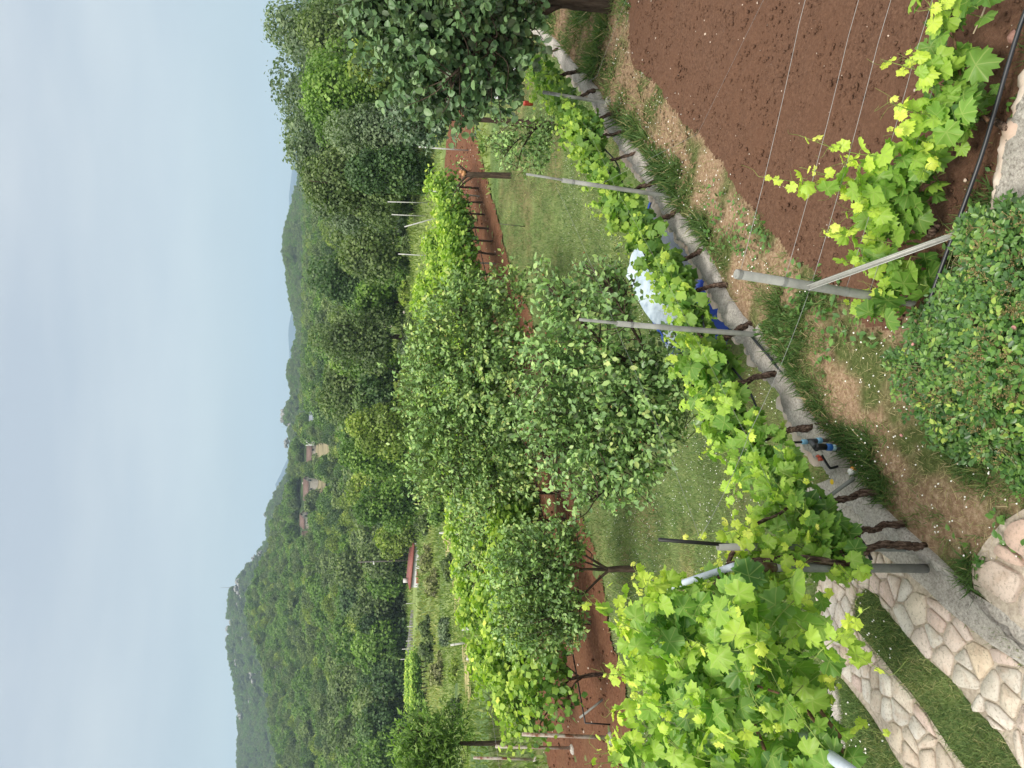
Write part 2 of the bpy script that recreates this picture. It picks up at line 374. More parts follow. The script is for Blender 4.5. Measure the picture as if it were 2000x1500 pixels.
ys = np.concatenate([np.linspace(-30, 1, 12), np.arange(1.2, 30, .2), np.geomspace(30, 1000, 130)])
ss = np.linspace(-1.25, 1.25, 261)
YY, SS = np.meshgrid(ys, ss, indexing='ij'); XX = SS*(np.abs(YY)+9)
ZZ = h_low(XX, np.maximum(YY, 0))
far = np.clip((YY-30)/60, 0, 1)
ZZ += (fbm(XX*1.3, YY*1.3, 8)-.5)*.05*np.clip((YY-5)/2, 0, 1)
ZZ = ZZ - .3*inpoly(UPPER, XX, YY)*(YY < 14)
G = Geo(); G.add(np.stack([XX, YY, ZZ], -1).reshape(-1, 3), grid_faces(*XX.shape))
GROUND = G.build('ground', tint_mat()); tag(GROUND, 'green sloping ground running from the lawn down to the valley', 'ground', kind='structure')
cg = np.array([.115, .150, .055]); cf = np.array([.022, .036, .013]); cfield = np.array([.20, .26, .085]); cdry = np.array([.19, .16, .075])
X, Y = XX.ravel(), YY.ravel()
n = fbm(X*.13, Y*.13, 21); n2 = fbm(X*.9, Y*.9, 25); U = 750 + 1532*X/np.maximum(Y, 1)
T = np.tile(cg, (len(X), 1))
k = np.clip((n2-.52)*5, 0, 1)[:, None]*.7; T = T*(1-k) + cdry*k*.8
f = ((Y > 26) & (Y < 150))[:, None]*1.; ff = np.clip((n-.38)*6, 0, 1)[:, None]
T = T*(1-f) + f*(cfield*ff + cf*4.0*(1-ff))
f = np.clip((Y-145)/12, 0, 1)[:, None]; T = T*(1-f)+cf*np.where(n2 > .5, 2.6, 1.5)[:, None]*f
set_tint(GROUND.data, T)

# soil and paths are thin sheets laid over the ground
def sheet(name, poly, hfn, cell, material, label, disp=.0, dscale=4., off=.01, rag=0, seed=1, cat='ground', kind='structure', skirt=0):
    P = np.array(poly); x0, y0 = P.min(0); x1, y1 = P.max(0)
    xs = np.arange(x0-cell, x1+2*cell, cell); yv = np.arange(y0-cell, y1+2*cell, cell)
    gx, gy = np.meshgrid(xs, yv, indexing='xy')
    cx = gx[:-1, :-1]+cell/2; cyy = gy[:-1, :-1]+cell/2
    if rag: k = inpoly(poly, cx+(fbm(cx*3, cyy*3, seed)-.5)*rag, cyy+(fbm(cx*3+9, cyy*3, seed+5)-.5)*rag)
    else: k = inpoly(poly, cx, cyy)
    z = hfn(gx, gy)+off
    if disp: z = z + (fbm(gx*dscale, gy*dscale, seed+11, 4)-.5)*disp
    F = grid_faces(*gx.shape)[k.ravel()]
    u, inv = np.unique(F, return_inverse=True); V = np.stack([gx, gy, z], -1).reshape(-1, 3)
    # pull the stair-stepped border onto the outline
    ou = np.unique(grid_faces(*gx.shape)[~k.ravel()]); bd = np.intersect1d(u, ou)
    if not rag and len(bd):
        q = V[bd, :2]; best = np.full(len(bd), 9e9); bq = q.copy(); Pn = P.astype(float)
        for i_ in range(len(Pn)):
            A_, B_ = Pn[i_], Pn[(i_+1) % len(Pn)]; ab = B_-A_; tt = np.clip(((q-A_)@ab)/max(ab@ab, 1e-12), 0, 1)[:, None]; c_ = A_+tt*ab; dd = np.hypot(*(q-c_).T); m_ = dd < best; best[m_] = dd[m_]; bq[m_] = c_[m_]
        ok_ = best < 1.5*cell; V[bd[ok_], :2] = bq[ok_]; V[bd, 2] = hfn(V[bd, 0], V[bd, 1])+off
    V = V[u]
    G = Geo(); G.add(V, inv.reshape(F.shape)); o = G.build(name, material)
    return tag(o, label, cat, kind=kind)
up0 = lambda x, y: np.zeros(np.shape(x))
SOILM = noise_mat('brown_soil', [(.25, (.070, .036, .023)), (.5, (.134, .073, .047)), (.75, (.22, .128, .084))], 38, 10, .97, .9, .03, .1, vec='Position', nrough=.72, second=(1.3, .4, .7, (.145, .075, .046), .6))
REDSOIL = noise_mat('red_soil', [(.25, (.075, .032, .018)), (.5, (.145, .066, .038)), (.75, (.24, .125, .075))], 16, 10, .97, .9, .05, .1, vec='Position', nrough=.7, second=(.8, .45, .7, (.17, .09, .05), .7))
def earth_mat():
    m, t, o = mat('grassy_earth'); g = nd(t, 'ShaderNodeNewGeometry').outputs['Position']
    a = nd(t, 'ShaderNodeTexNoise', {'Vector': g, 'Scale': 30., 'Detail': 9., 'Roughness': .75}); b = nd(t, 'ShaderNodeTexNoise', {'Vector': g, 'Scale': 1.8, 'Detail': 5.})
    c1 = ramp(t, a.outputs['Fac'], [(.3, (.13, .078, .046)), (.5, (.265, .18, .115)), (.7, (.46, .36, .25))])
    c2 = ramp(t, a.outputs['Fac'], [(.3, (.035, .045, .014)), (.55, (.085, .11, .035)), (.75, (.22, .21, .10))])
    f = nd(t, 'ShaderNodeMapRange', {0: b.outputs['Fac'], 1: .46, 2: .60, 3: 0., 4: 1.})
    c = nd(t, 'ShaderNodeMix', {0: f.outputs[0], 6: c1, 7: c2}, data_type='RGBA')
    p = nd(t, 'ShaderNodeBsdfPrincipled', {'Base Color': c.outputs[2], 'Roughness': .97, 'Specular IOR Level': .1})
    bp = nd(t, 'ShaderNodeBump', {'Strength': .7, 'Distance': .02, 'Height': a.outputs['Fac']}); t.links.new(bp.outputs[0], p.inputs['Normal'])
    t.links.new(p.outputs[0], o.inputs[0]); return m
EARTH = earth_mat()
sheet('garden_ground', UPPER, up0, .08, EARTH, 'patchy dry grass ground of the upper garden terrace', .03, 2.5, -.005)
sheet('soil_bed', SOIL, up0, .03, SOILM, 'dug brown soil bed in the upper garden', .045, 7., .034, .16)
sheet('vineyard_soil', VSOIL, h_low, .07, REDSOIL, 'bare red soil strip under the vine rows below', .12, 2.6, .03, .3)

# clods and pebbles on the dug soil
rng = np.random.default_rng(3)
def scatter_in(poly, n, rng, nearbias=True):
    P = np.array(poly); lo, hi = P.min(0), P.max(0); x = rng.uniform(lo[0], hi[0], n); y = rng.uniform(lo[1], hi[1], n)
    k = inpoly(poly, x, y)
    u = np.abs(x) < .62*y+.4
    return x[k & u], y[k & u]
def ico():
    p = (1+5**.5)/2; v = nrm(np.array([[-1,p,0],[1,p,0],[-1,-p,0],[1,-p,0],[0,-1,p],[0,1,p],[0,-1,-p],[0,1,-p],[p,0,-1],[p,0,1],[-p,0,-1],[-p,0,1]]))
    f = np.array([[0,11,5],[0,5,1],[0,1,7],[0,7,10],[0,10,11],[1,5,9],[5,11,4],[11,10,2],[10,7,6],[7,1,8],[3,9,4],[3,4,2],[3,2,6],[3,6,8],[3,8,9],[4,9,5],[2,4,11],[6,2,10],[8,6,7],[9,8,1]])
    return v, f
ICO = ico()
def ico2():
    v, f = ICO; v = list(map(tuple, v)); c = {}; F = []
    def mid(a, b):
        k = (min(a, b), max(a, b))
        if k not in c: c[k] = len(v); v.append(tuple(nrm((np.array(v[a])+np.array(v[b]))/2)))
        return c[k]
    for a, b, d in f:
        x, y, z = mid(a, b), mid(b, d), mid(d, a); F += [[a, x, z], [b, y, x], [d, z, y], [x, y, z]]
    return np.array(v), np.array(F)
ICO2 = ico2()
def blobs(G, pos, size, rng, tone=.5, squash=.7, jag=.25, base=ICO):
    v, f = base; n = len(pos)
    V = v[None]*(1+jag*rng.normal(size=(n, len(v), 1)))*np.array([1, 1, squash])
    a = rng.uniform(0, 6.28, n); ca, sa = np.cos(a)[:, None], np.sin(a)[:, None]
    V = np.stack([V[..., 0]*ca-V[..., 1]*sa, V[..., 0]*sa+V[..., 1]*ca, V[..., 2]], -1)
    V = V*np.broadcast_to(np.asarray(size, float), (n,))[:, None, None] + np.asarray(pos)[:, None]
    G.add(V.reshape(-1, 3), (f[None]+(np.arange(n)*len(v))[:, None, None]).reshape(-1, 3), tone if np.ndim(tone) == 0 else np.repeat(tone, len(v)))
x, y = scatter_in(SOIL, 42000, rng)
x, y = x[:26000], y[:26000]
G = Geo(); blobs(G, np.stack([x, y, np.full(len(x), .036)], 1), .004+.015*rng.random(len(x))**2.5, rng)
tag(G.build('soil_clods', SOILM, smooth=False), 'crumbled brown clods strewn over the dug soil bed', 'clods', kind='stuff')
x, y = scatter_in(SOIL, 1700, rng)
G = Geo(); blobs(G, np.stack([x, y, np.full(len(x), .042)], 1), .003+.009*rng.random(len(x))**2.5, rng)
PEB = plain('pale_pebble', (.52, .42, .34), .8, .3, 0, .4, 3)
tag(G.build('pebbles', PEB), 'small pale pebbles scattered over the brown soil', 'pebbles', kind='stuff')
# pebbles and dry bits on the red soil below
x, y = scatter_in(VSOIL, 7000, rng)
G = Geo(); blobs(G, np.stack([x, y, h_low(x, y)+.05], 1), .012+.04*rng.random(len(x))**3, rng)
tag(G.build('soil_clods', REDSOIL, smooth=False), 'red clods strewn under the lower vine rows', 'clods', kind='stuff')
x, y = scatter_in(VSOIL, 1000, rng)
G = Geo(); blobs(G, np.stack([x, y, h_low(x, y)+.05], 1), .012+.02*rng.random(len(x)), rng)
tag(G.build('pebbles', PEB), 'pale stones lying on the red vineyard soil', 'pebbles', kind='stuff')

def linedist(Lp, x, y):
    x = np.asarray(x, float); y = np.asarray(y, float); d = np.full(x.shape, 9.)
    for a_, b_ in zip(Lp[:-1], Lp[1:]):
        ab = b_-a_; t = np.clip(((x-a_[0])*ab[0]+(y-a_[1])*ab[1])/np.dot(ab, ab), 0, 1); d = np.minimum(d, np.hypot(x-a_[0]-t*ab[0], y-a_[1]-t*ab[1]))
    return d
# ---- kerb wall: rough concrete cap with stones in its outer face
cp = smooth_path(np.array([[p[0], p[1], 0] for p in CAP]), 14)
T = nrm(np.gradient(cp, axis=0)); Nn = np.stack([T[:, 1], -T[:, 0], 0*T[:, 0]], 1)
if np.dot(Nn[20], np.array([1, 0, 0])) < 0: Nn = -Nn       # towards the garden
wid = .098 + .03*(fbm(np.arange(len(cp))*.35, np.zeros(len(cp)), 4)-.5)
dist = np.hypot(cp[:, 0], cp[:, 1])
wid = np.where(cp[:, 1] < 4.5, np.interp(cp[:, 1], [3.5, 4.5], [.0, .11]), wid)
jit = (fbm(np.arange(len(cp))*.8, np.ones(len(cp)), 7)-.5)*.09
top = .035 + (fbm(np.arange(len(cp))*.5, np.zeros(len(cp))+3, 9)-.5)*.035
botz = np.minimum(h_low(cp[:, 0], cp[:, 1]), -.05)-.3
rows = []
for offs, zz in ((wid, -.1+0*top), (wid*.96, top-.008), (wid*.5, top+.006), (-wid*.2, top+.004), (-wid+jit, top-.01), (-wid*1.1+jit, top-.06), (-wid*1.1, botz)):
    q = cp + Nn*offs[:, None]; q[:, 2] = zz + (rng.random(len(cp))-.5)*.008*(zz is not botz); rows.append(q)
V = np.stack(rows, 0); G = Geo(); G.add(V.reshape(-1, 3), grid_faces(V.shape[0], V.shape[1])[:, ::-1])
WALL = empty('garden_wall', (0, 0, 0), 'low concrete capped garden wall curving between the grass terrace and the lawn', 'wall')
G.build('wall_cap', CONC, WALL)
STONE = noise_mat('limestone', [(.3, (.40, .33, .27)), (.5, (.56, .48, .41)), (.7, (.66, .60, .54))], 7, 9, .9, .5, .012, .2, second=(2.5, .5, .68, (.50, .33, .25), .55))
G = Geo()
for i in range(30, len(cp)-40, 3):
    if rng.random() < .7 and cp[i, 1] > 4.5:
        s = .045+.05*rng.random(); q = cp[i]-Nn[i]*(.125+.01*rng.random())
        blobs(G, [(q[0], q[1], top[i]-.055-.01*rng.random())], s, rng, squash=.6, jag=.12, base=ICO2)
G.build('wall_stones', STONE, WALL)

# ---- driveway: flagstones in mortar, two wheel strips joining at the far end
def zdrive(x, y): return h_low(x, y)
SA_in = [(1671, 1176), (1694, 1149), (1718, 1164), (1730, 1185), (1760, 1224), (1805, 1278), (1862, 1329), (1910, 1380), (1955, 1434), (2000, 1488), (2060, 1560), (2200, 1735)]
SA_out = [(2200, 1480), (2060, 1340), (2000, 1290), (1955, 1260), (1910, 1224), (1868, 1191), (1832, 1152), (1781, 1112), (1735, 1070), (1690, 1020), (1635, 978)]
HEAD = [(1613, 972), (1608, 1050), (1604, 1100), (1597, 1150), (1593, 1190), (1592, 1230), (1601, 1284)]
SB_out = [(1628, 1305), (1658, 1338), (1700, 1395), (1730, 1440), (1763, 1500), (1810, 1570), (1910, 1725)]
SB_in = [(2060, 1725), (1950, 1575), (1892, 1497), (1856, 1449), (1820, 1395), (1769, 1338), (1724, 1287), (1700, 1257), (1674, 1227)]
def gp(p):
    q = on_low(p[0], p[1], .01); return (q[0], q[1])
PATH = [gp(p) for p in SA_out + HEAD + SB_out + SB_in + SA_in]
MORTAR = noise_mat('mortar', [(.3, (.30, .255, .21)), (.55, (.46, .40, .33)), (.75, (.60, .53, .45))], 40, 9, .95, .7, .01, .15, vec='Position', second=(3, .5, .7, (.24, .20, .16), .6))
sheet('driveway', PATH, zdrive, .035, MORTAR, 'flagstone driveway of two wheel strips with grass between', .006, 9, .006)
def cells(poly, spacing, rng, stretch=1.0, ang=0.7, gap=.007):
    P = np.array(poly); lo, hi = P.min(0), P.max(0); S = []
    y = lo[1]
    pts = []
    for a in np.arange(lo[0]-spacing, hi[0]+spacing, spacing):
        for b in np.arange(lo[1]-spacing, hi[1]+spacing, spacing*.85):
            pts.append((a+rng.uniform(-.5, .5)*spacing, b+rng.uniform(-.5, .5)*spacing))
    pts = np.array(pts)
    out = []
    for i, c in enumerate(pts):
        if not inpoly(poly, np.array([c[0]]), np.array([c[1]]))[0]: continue
        d = np.hypot(*(pts-c).T); nb = np.argsort(d)[1:22]
        cell = [c+spacing*2*np.array([math.cos(t), math.sin(t)]) for t in np.linspace(0, 6.28, 24, endpoint=False)]
        for j in nb:
            m = (c+pts[j])/2; nn = (pts[j]-c)/d[j]; m = m-nn*gap
            new = []
            for k in range(len(cell)):
                A, B = cell[k], cell[(k+1) % len(cell)]; da, db = np.dot(A-m, nn), np.dot(B-m, nn)
                if da <= 0: new.append(A)
                if (da < 0) != (db < 0): new.append(A+(B-A)*da/(da-db))
            cell = new
            if len(cell) < 3: break
        if len(cell) < 3: continue
        q = np.array(cell)
        # keep inside the strip
        for _ in range(14):
            ins = inpoly(poly, q[:, 0], q[:, 1])
            if ins.all(): break
            q[~ins] = c+(q[~ins]-c)*.86
        # round the corners
        for _ in range(1):
            q = np.concatenate([(.86*q+.14*np.roll(q, -1, 0))[:, None], (.14*q+.86*np.roll(q, -1, 0))[:, None]], 1).reshape(-1, 2)
        ar = abs(.5*np.sum(q[:, 0]*np.roll(q[:, 1], -1)-q[:, 1]*np.roll(q[:, 0], -1)))
        if ar > .002: out.append((c, q))
    return out
def flag_geo(G, c, q, hfn, rng, th=.03):
    n = len(q); q = q*1. ; jj = 1+.02*rng.normal(size=(n, 1)); q = c+(q-c)*jj
    zb = hfn(q[:, 0], q[:, 1]); tl = (rng.random(2)-.5)*.02; zt = zb + th + (q-c)@tl*1.0
    inn = c+(q-c)*.965; zi = hfn(inn[:, 0], inn[:, 1])+th+.004+(inn-c)@tl
    V = np.vstack([np.column_stack([q, zb-.01]), np.column_stack([q, zt-.005]), np.column_stack([inn, zi]), [[c[0], c[1], float(hfn(c[0:1], c[1:2])[0])+th+.006]]])
    i = np.arange(n); j = (i+1) % n
    G.add(V, [np.stack([i, j, j+n, i+n], 1), np.stack([i+n, j+n, j+2*n, i+2*n], 1), np.stack([i+2*n, j+2*n, 0*i+3*n], 1)], float(rng.random()))
def stone_mat(name, stops):
    m, t, o = mat(name); a = nd(t, 'ShaderNodeAttribute', attribute_name='tone'); g = nd(t, 'ShaderNodeNewGeometry').outputs['Position']
    c = ramp(t, a.outputs['Fac'], stops)
    n1 = nd(t, 'ShaderNodeTexNoise', {'Vector': g, 'Scale': 9., 'Detail': 9., 'Roughness': .7}); n2 = nd(t, 'ShaderNodeTexNoise', {'Vector': g, 'Scale': 55., 'Detail': 6., 'Roughness': .7})
    f = nd(t, 'ShaderNodeMapRange', {0: n1.outputs['Fac'], 1: .48, 2: .72, 3: 0., 4: .75}); c = nd(t, 'ShaderNodeMix', {0: f.outputs[0], 6: c, 7: col((.42, .30, .22))}, data_type='RGBA').outputs[2]
    f2 = nd(t, 'ShaderNodeMapRange', {0: n2.outputs['Fac'], 1: .53, 2: .64, 3: 0., 4: .7}); c = nd(t, 'ShaderNodeMix', {0: f2.outputs[0], 6: c, 7: col((.27, .23, .18))}, data_type='RGBA').outputs[2]
    p = nd(t, 'ShaderNodeBsdfPrincipled', {'Base Color': c, 'Roughness': .9, 'Specular IOR Level': .2})
    ad = nd(t, 'ShaderNodeMath', {0: n1.outputs['Fac'], 1: n2.outputs['Fac']}, operation='ADD')
    b = nd(t, 'ShaderNodeBump', {'Strength': .7, 'Distance': .006, 'Height': ad.outputs[0]}); t.links.new(b.outputs[0], p.inputs['Normal'])
    t.links.new(p.outputs[0], o.inputs[0]); return m
FLAG = stone_mat('flagstone', [(0, (.50, .42, .345)), (.2, (.63, .565, .48)), (.4, (.60, .475, .42)), (.55, (.66, .62, .55)), (.7, (.55, .515, .46)), (.85, (.58, .52, .44)), (1, (.64, .53, .40))])
rng = np.random.default_rng(12)
G = Geo()
for c, q in cells(PATH, .155, rng): flag_geo(G, c, q, h_low, rng, .017)
DR = G.build('flagstones', FLAG, smooth=False); tag(DR, 'irregular pale flagstones of the driveway wheel strips', 'paving', kind='structure')
# concrete margin between the drive and the garden grass
MARG = [gp(p) for p in [(1613, 968), (1690, 1018), (1735, 1068), (1781, 1108), (1832, 1150), (1868, 1189), (1910, 1222), (1955, 1258), (2000, 1288), (2060, 1338)]] + [at_z(x, y, 0)[:2] for x, y in [(2060, 1280), (1976, 1200), (1904, 1158), (1844, 1113), (1805, 1083), (1760, 1050), (1700, 990), (1640, 925)]]
sheet('driveway_margin', [tuple(p) for p in MARG], lambda x, y: .0-np.where(inpoly(UPPER, x, y), 0, np.clip(.55*linedist(CAP, x, y), 0, .035)), .03, CONC, 'rough grey concrete margin beside the flagstone driveway', .02, 7, .012)

# big pink flagstones at the bottom edge
SLABS = [('large cracked pink flagstone beside the grass at the bottom edge', [(1907, 1114), (1922, 1098), (1939, 1094), (1962, 1108), (1994, 1126), (1988, 1152), (1972, 1180), (1945, 1164), (1912, 1140)]),
         ('pale pink flagstone above the cracked one near the rose bush', [(1961, 1040), (1972, 1022), (2004, 1010), (2030, 1050), (2010, 1092), (1968, 1068)]),
         ('small buff edging stone wedged between two pink flagstones', [(1940, 1080), (1946, 1063), (1966, 1070), (1990, 1090), (2000, 1108), (1972, 1100)]),
         ('grey white flagstone at the very bottom beside the margin', [(1990, 1172), (2004, 1150), (2040, 1170), (2030, 1215), (1994, 1205)])]
PINK = stone_mat('pink_flagstone', [(0, (.56, .40, .33)), (.5, (.60, .47, .39)), (1, (.60, .52, .45))])
for lab, px in SLABS:
    q = np.array([at_z(x, y, .04)[:2] for x, y in px]); q = np.concatenate([(.8*q+.2*np.roll(q, -1, 0))[:, None], (.2*q+.8*np.roll(q, -1, 0))[:, None]], 1).reshape(-1, 2)
    G = Geo(); flag_geo(G, q.mean(0), q, up0, rng, .045); tag(G.build('flagstone', PINK), lab, 'flagstone', 'large flagstones at the bottom edge')
MS = [at_z(x, y, 0)[:2] for x, y in [(1925, 1062), (1900, 1105), (1905, 1150), (1965, 1200), (2050, 1280), (2080, 1050), (2010, 990), (1960, 1020)]]
sheet('mortar_bed', [tuple(p) for p in MS], up0, .03, MORTAR, 'grey mortar bed between the large bottom flagstones', .015, 7, .012)

# concrete edging and its stake beyond the left wheel strip
e0 = [on_low(x, y, .03) for x, y in [(1628, 1340), (1634, 1375), (1641, 1420), (1650, 1470), (1656, 1520), (1664, 1580)]]
G = Geo(); e0 = smooth_path(np.array(e0), 6); Te = nrm(np.gradient(e0, axis=0)*[1, 1, 0]); Ne = np.stack([-Te[:, 1], Te[:, 0], 0*Te[:, 0]], 1)
rows = [e0+Ne*o_*(1+.1*rng.normal(size=(len(e0), 1)))+np.array([0, 0, z_]) for o_, z_ in ((-.055, -.12), (-.05, .01), (-.03, .025), (.03, .025), (.05, .01), (.055, -.12))]
V = np.stack(rows, 0); G.add(V.reshape(-1, 3), grid_faces(6, len(e0)))
tag(G.build('concrete_edging', CONC, smooth=False), 'short strip of concrete edging left of the driveway', 'edging')
G = Geo(); q = on_low(1652, 1417); tube(G, [q-np.array([0, 0, .05]), q+np.array([-.02, 0, .16])], .012, 8)
tag(G.build('metal_stake', plain('steel', (.16, .18, .22), .5, .5, .6)), 'short grey metal stake against the concrete edging', 'stake')

# stone faced wall top at lower right
W = [at_z(x, y, .10)[:2] for x, y in [(1938, 420), (1946, 362), (1955, 305), (1964, 272), (1985, 212), (2000, 172), (2030, 80)]]
W2 = [tuple(W[-1]+np.array([.5, -1.2])), tuple(W[0]+np.array([.25, -1.2]))]
Q = [tuple(p) for p in W] + W2
G = Geo(); Wp = smooth_path(np.array([[p[0], p[1], .10] for p in W]), 8); bk = Wp+np.array([.12, -.9, 0]); lowf = Wp.copy(); lowf[:, 2] = -.1
mid = Wp+np.array([.01, -.03, .012]); Wp += (rng.random(Wp.shape)-.5)*.014
V = np.stack([lowf, Wp, mid, bk], 0); G.add(V.reshape(-1, 3), grid_faces(4, len(Wp)))
RW = empty('stone_wall', (0, 0, 0), 'rough concrete topped stone wall at the lower right corner', 'wall'); G.build('wall_top', CONC, RW)
G = Geo()
for i in range(2, len(Wp), 4): blobs(G, [Wp[i]+np.array([0, -.02, -.03])], .05+.035*rng.random(), rng, squash=.55, jag=.12, base=ICO2)
G.build('wall_stones', STONE, RW)
q = at_z(1978, 72, .06); G = Geo(); blobs(G, [q], .032, rng, squash=.6, jag=.1, base=ICO2)
tag(G.build('red_stone', noise_mat('terracotta', [(.3, (.16, .07, .055)), (.7, (.40, .24, .20))], 40, 6)), 'reddish rounded stone beside the black hose at the corner', 'stone')
# ================================================================== HILLS AND MOUNTAINS
def ridge(name, skyline, y0, z0, yc, depth, material, label, nrow, amp, ns, ncol=240, back=.5):
    us = np.array([p[0] for p in skyline], float); vs = np.array([p[1] for p in skyline], float)
    u = np.linspace(us[0], us[-1], ncol); Vv = np.interp(u, us, vs); ycs = np.interp(u, [q[0] for q in yc], [q[1] for q in yc])
    zc = np.array([z_of(a, b) for a, b in zip(Vv, ycs)])
    aa = (u-750)/(1502*1.02)
    zc = zc - 0*aa
    t = np.linspace(0, 1.6, nrow)[:, None]
    Yg = y0 + (ycs-y0)[None]*t
    s = np.clip(t, 0, 1); prof_ = s*s*(3-2*s)*.75+s*.25
    Zg = z0 + (zc-z0)[None]*np.where(t <= 1, prof_, 1-back*(t-1)**1.2)
    Xg = aa[None]*Yg
    Zg = Zg + (fbm(Xg*ns, Yg*ns, 31, 5)-.5)*amp*np.clip(np.minimum(t*3, abs(1-t)*2.5+.12), 0, 1)
    Zg = Zg + RT[2]*0
    G = Geo(); G.add(np.stack([Xg, Yg, Zg], -1).reshape(-1, 3), grid_faces(nrow, ncol))
    o = G.build(name, material); tag(o, label, 'hills', kind='structure'); return Xg, Yg, Zg
def hill_mat(name, c0, c1, rock=True):
    m, t, o = mat(name); g = nd(t, 'ShaderNodeNewGeometry').outputs['Position']
    a = nd(t, 'ShaderNodeTexNoise', {'Vector': g, 'Scale': .12, 'Detail': 8., 'Roughness': .7})
    c = ramp(t, a.outputs['Fac'], [(.3, c0), (.7, c1)])
    p = nd(t, 'ShaderNodeBsdfPrincipled', {'Base Color': c, 'Roughness': 1., 'Specular IOR Level': 0.}); t.links.new(p.outputs[0], o.inputs[0]); return m
FOREST = hill_mat('forest_floor', (.012, .022, .008), (.04, .06, .02))
# skyline of the back hill: (picture column from the left of the upright view, picture row)
rollv = lambda y, x: (1500-y+(x-1000)*math.tan(ROLL), x - (750-y)*math.tan(ROLL))     # undo the camera roll
SKY1 = [rollv(y, x+11) for y, x in [(2600, 470), (1900, 468), (1500, 461), (1400, 463), (1300, 453), (1250, 440), (1220, 437), (1150, 442), (1122, 452), (1086, 482), (1047, 515), (996, 513), (978, 522), (945, 539), (922, 556), (900, 561), (876, 562), (849, 563), (830, 556), (810, 552), (790, 562), (772, 572), (730, 564), (700, 569), (655, 583), (610, 572), (592, 566), (529, 556), (490, 550), (460, 554), (424, 565), (380, 574), (300, 585), (0, 590), (-900, 600)]]
BX, BY, BZ = ridge('hills', SKY1, 640, -22, [(-1200, 1350), (450, 1250), (640, 1050), (800, 900), (2500, 850)], 0, FOREST, 'long wooded limestone hill behind the valley', 60, 46, .008)
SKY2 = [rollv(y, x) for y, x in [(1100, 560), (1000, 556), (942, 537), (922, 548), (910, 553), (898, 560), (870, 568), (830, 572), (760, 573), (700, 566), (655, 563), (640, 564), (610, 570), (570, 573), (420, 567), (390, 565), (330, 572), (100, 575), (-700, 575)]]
ridge('mountains', SKY2, 3300, -40, [(-1200, 4300), (2500, 4300)], 0, hill_mat('mountain', (.012, .045, .085), (.02, .06, .11)), 'faint blue mountains on the horizon between the hills', 16, 60, .0012)  # blue of the distant haze is put into the slopes' base colour

# ================================================================== TREES
OLIVE = leaf_mat('olive_green_leaf', [(0, (.036, .056, .022)), (.5, (.072, .105, .036)), (1, (.14, .18, .062))], .28, .55)
BRIGHT = leaf_mat('bright_leaf', [(0, (.030, .066, .014)), (.5, (.075, .135, .026)), (1, (.16, .24, .05))], .32, .5)
DARK = leaf_mat('dark_leaf', [(0, (.018, .040, .014)), (.5, (.040, .078, .024)), (1, (.085, .13, .036))], .25, .5)
GREY = leaf_mat('grey_green_leaf', [(0, (.04, .062, .035)), (.5, (.085, .12, .062)), (1, (.16, .20, .11))], .28, .55)
YELLOW = leaf_mat('yellow_green_leaf', [(0, (.06, .085, .018)), (.5, (.12, .17, .032)), (1, (.24, .28, .06))], .32, .5)
BROWNISH = leaf_mat('brown_twig_leaf', [(0, (.08, .08, .04)), (.5, (.14, .15, .065)), (1, (.20, .23, .08))], .2, .7)
def crown_geo(rng, parts, nl, nleaf, size, lobe=.36, T=T_QUAD, updir=.35, inner=.12, spread=1., bare=0):
    """parts: ellipsoids (centre, radii, weight); leaves sit on the shells of many lobes inside them, so that gaps and clumps form"""
    G = Geo(); cen, rr, tn, wt = [], [], [], []
    for c, r, wgt in parts:
        c = np.array(c, float); r = np.array(r, float); k = max(3, int(nl*wgt))
        d = rdirs(rng, k)*(rng.random((k, 1))**.5)*.78
        cen.append(c+d*r); m = r.mean(); rr.append(lobe*m*(.55+.8*rng.random(k))); tn.append(np.clip(.45+.17*rng.normal(size=k)+.1*d[:, 2], .05, .95)); wt.append(rr[-1]**2)
    cen = np.concatenate(cen); rr = np.concatenate(rr); tn = np.concatenate(tn); wt = np.concatenate(wt)
    i = rng.choice(len(cen), nleaf, p=wt/wt.sum())
    d = rdirs(rng, nleaf); d[:, 2] = np.where(d[:, 2] < -.75, -d[:, 2], d[:, 2])
    f = np.where(rng.random(nleaf) < inner, rng.random(nleaf), .78+.34*rng.random(nleaf))
    # wispy sprays that leave the shell here and there
    f = f*(1+spread*.5*np.clip(rng.random(nleaf)-.9, 0, 1)*6)
    pos = cen[i]+d*(rr[i]*f)[:, None]*np.array([1, 1, .88])
    nor = nrm(d*.7+.75*rng.normal(size=(nleaf, 3))*.6+np.array([0, 0, updir])); ax = nrm(np.cross(nor, rdirs(rng, nleaf))+np.array([0, 0, -.25]))
    leaves(G, T, pos, ax, nor, size*(.6+.8*rng.random(nleaf)), np.clip(tn[i]+.13*rng.normal(size=nleaf), 0, 1))
    return G
def trunk_geo(rng, h, r, spread, top, nb=6, k=7, lean=0.):
    G = Geo(); P = [np.array([0, 0, -.15])]; n = 5
    for i in range(1, n+1): P.append(np.array([lean*i/n*h+.04*h*rng.normal()*.4, .04*h*rng.normal()*.4, h*i/n]))
    P = smooth_path(np.array(P), 4); tube(G, P, np.linspace(r*1.15, r*.62, len(P)), k, rough=.15, rng=rng)
    for b in range(nb):
        s = P[int(len(P)*(.55+.42*rng.random()))]; a = 2*math.pi*(b+.5*rng.random())/nb
        e = np.array([math.cos(a)*spread*(.4+.5*rng.random()), math.sin(a)*spread*(.4+.5*rng.random()), top*(.5+.45*rng.random())])
        if e[2] < s[2]+.2: e[2] = s[2]+.3
        m = s*.5+e*.5+np.array([0, 0, -.06*top])+.06*spread*rng.normal(size=3)
        q = smooth_path(np.array([s, m, e]), 5); tube(G, q, np.linspace(r*.5, r*.1, len(q)), 5)
    return G
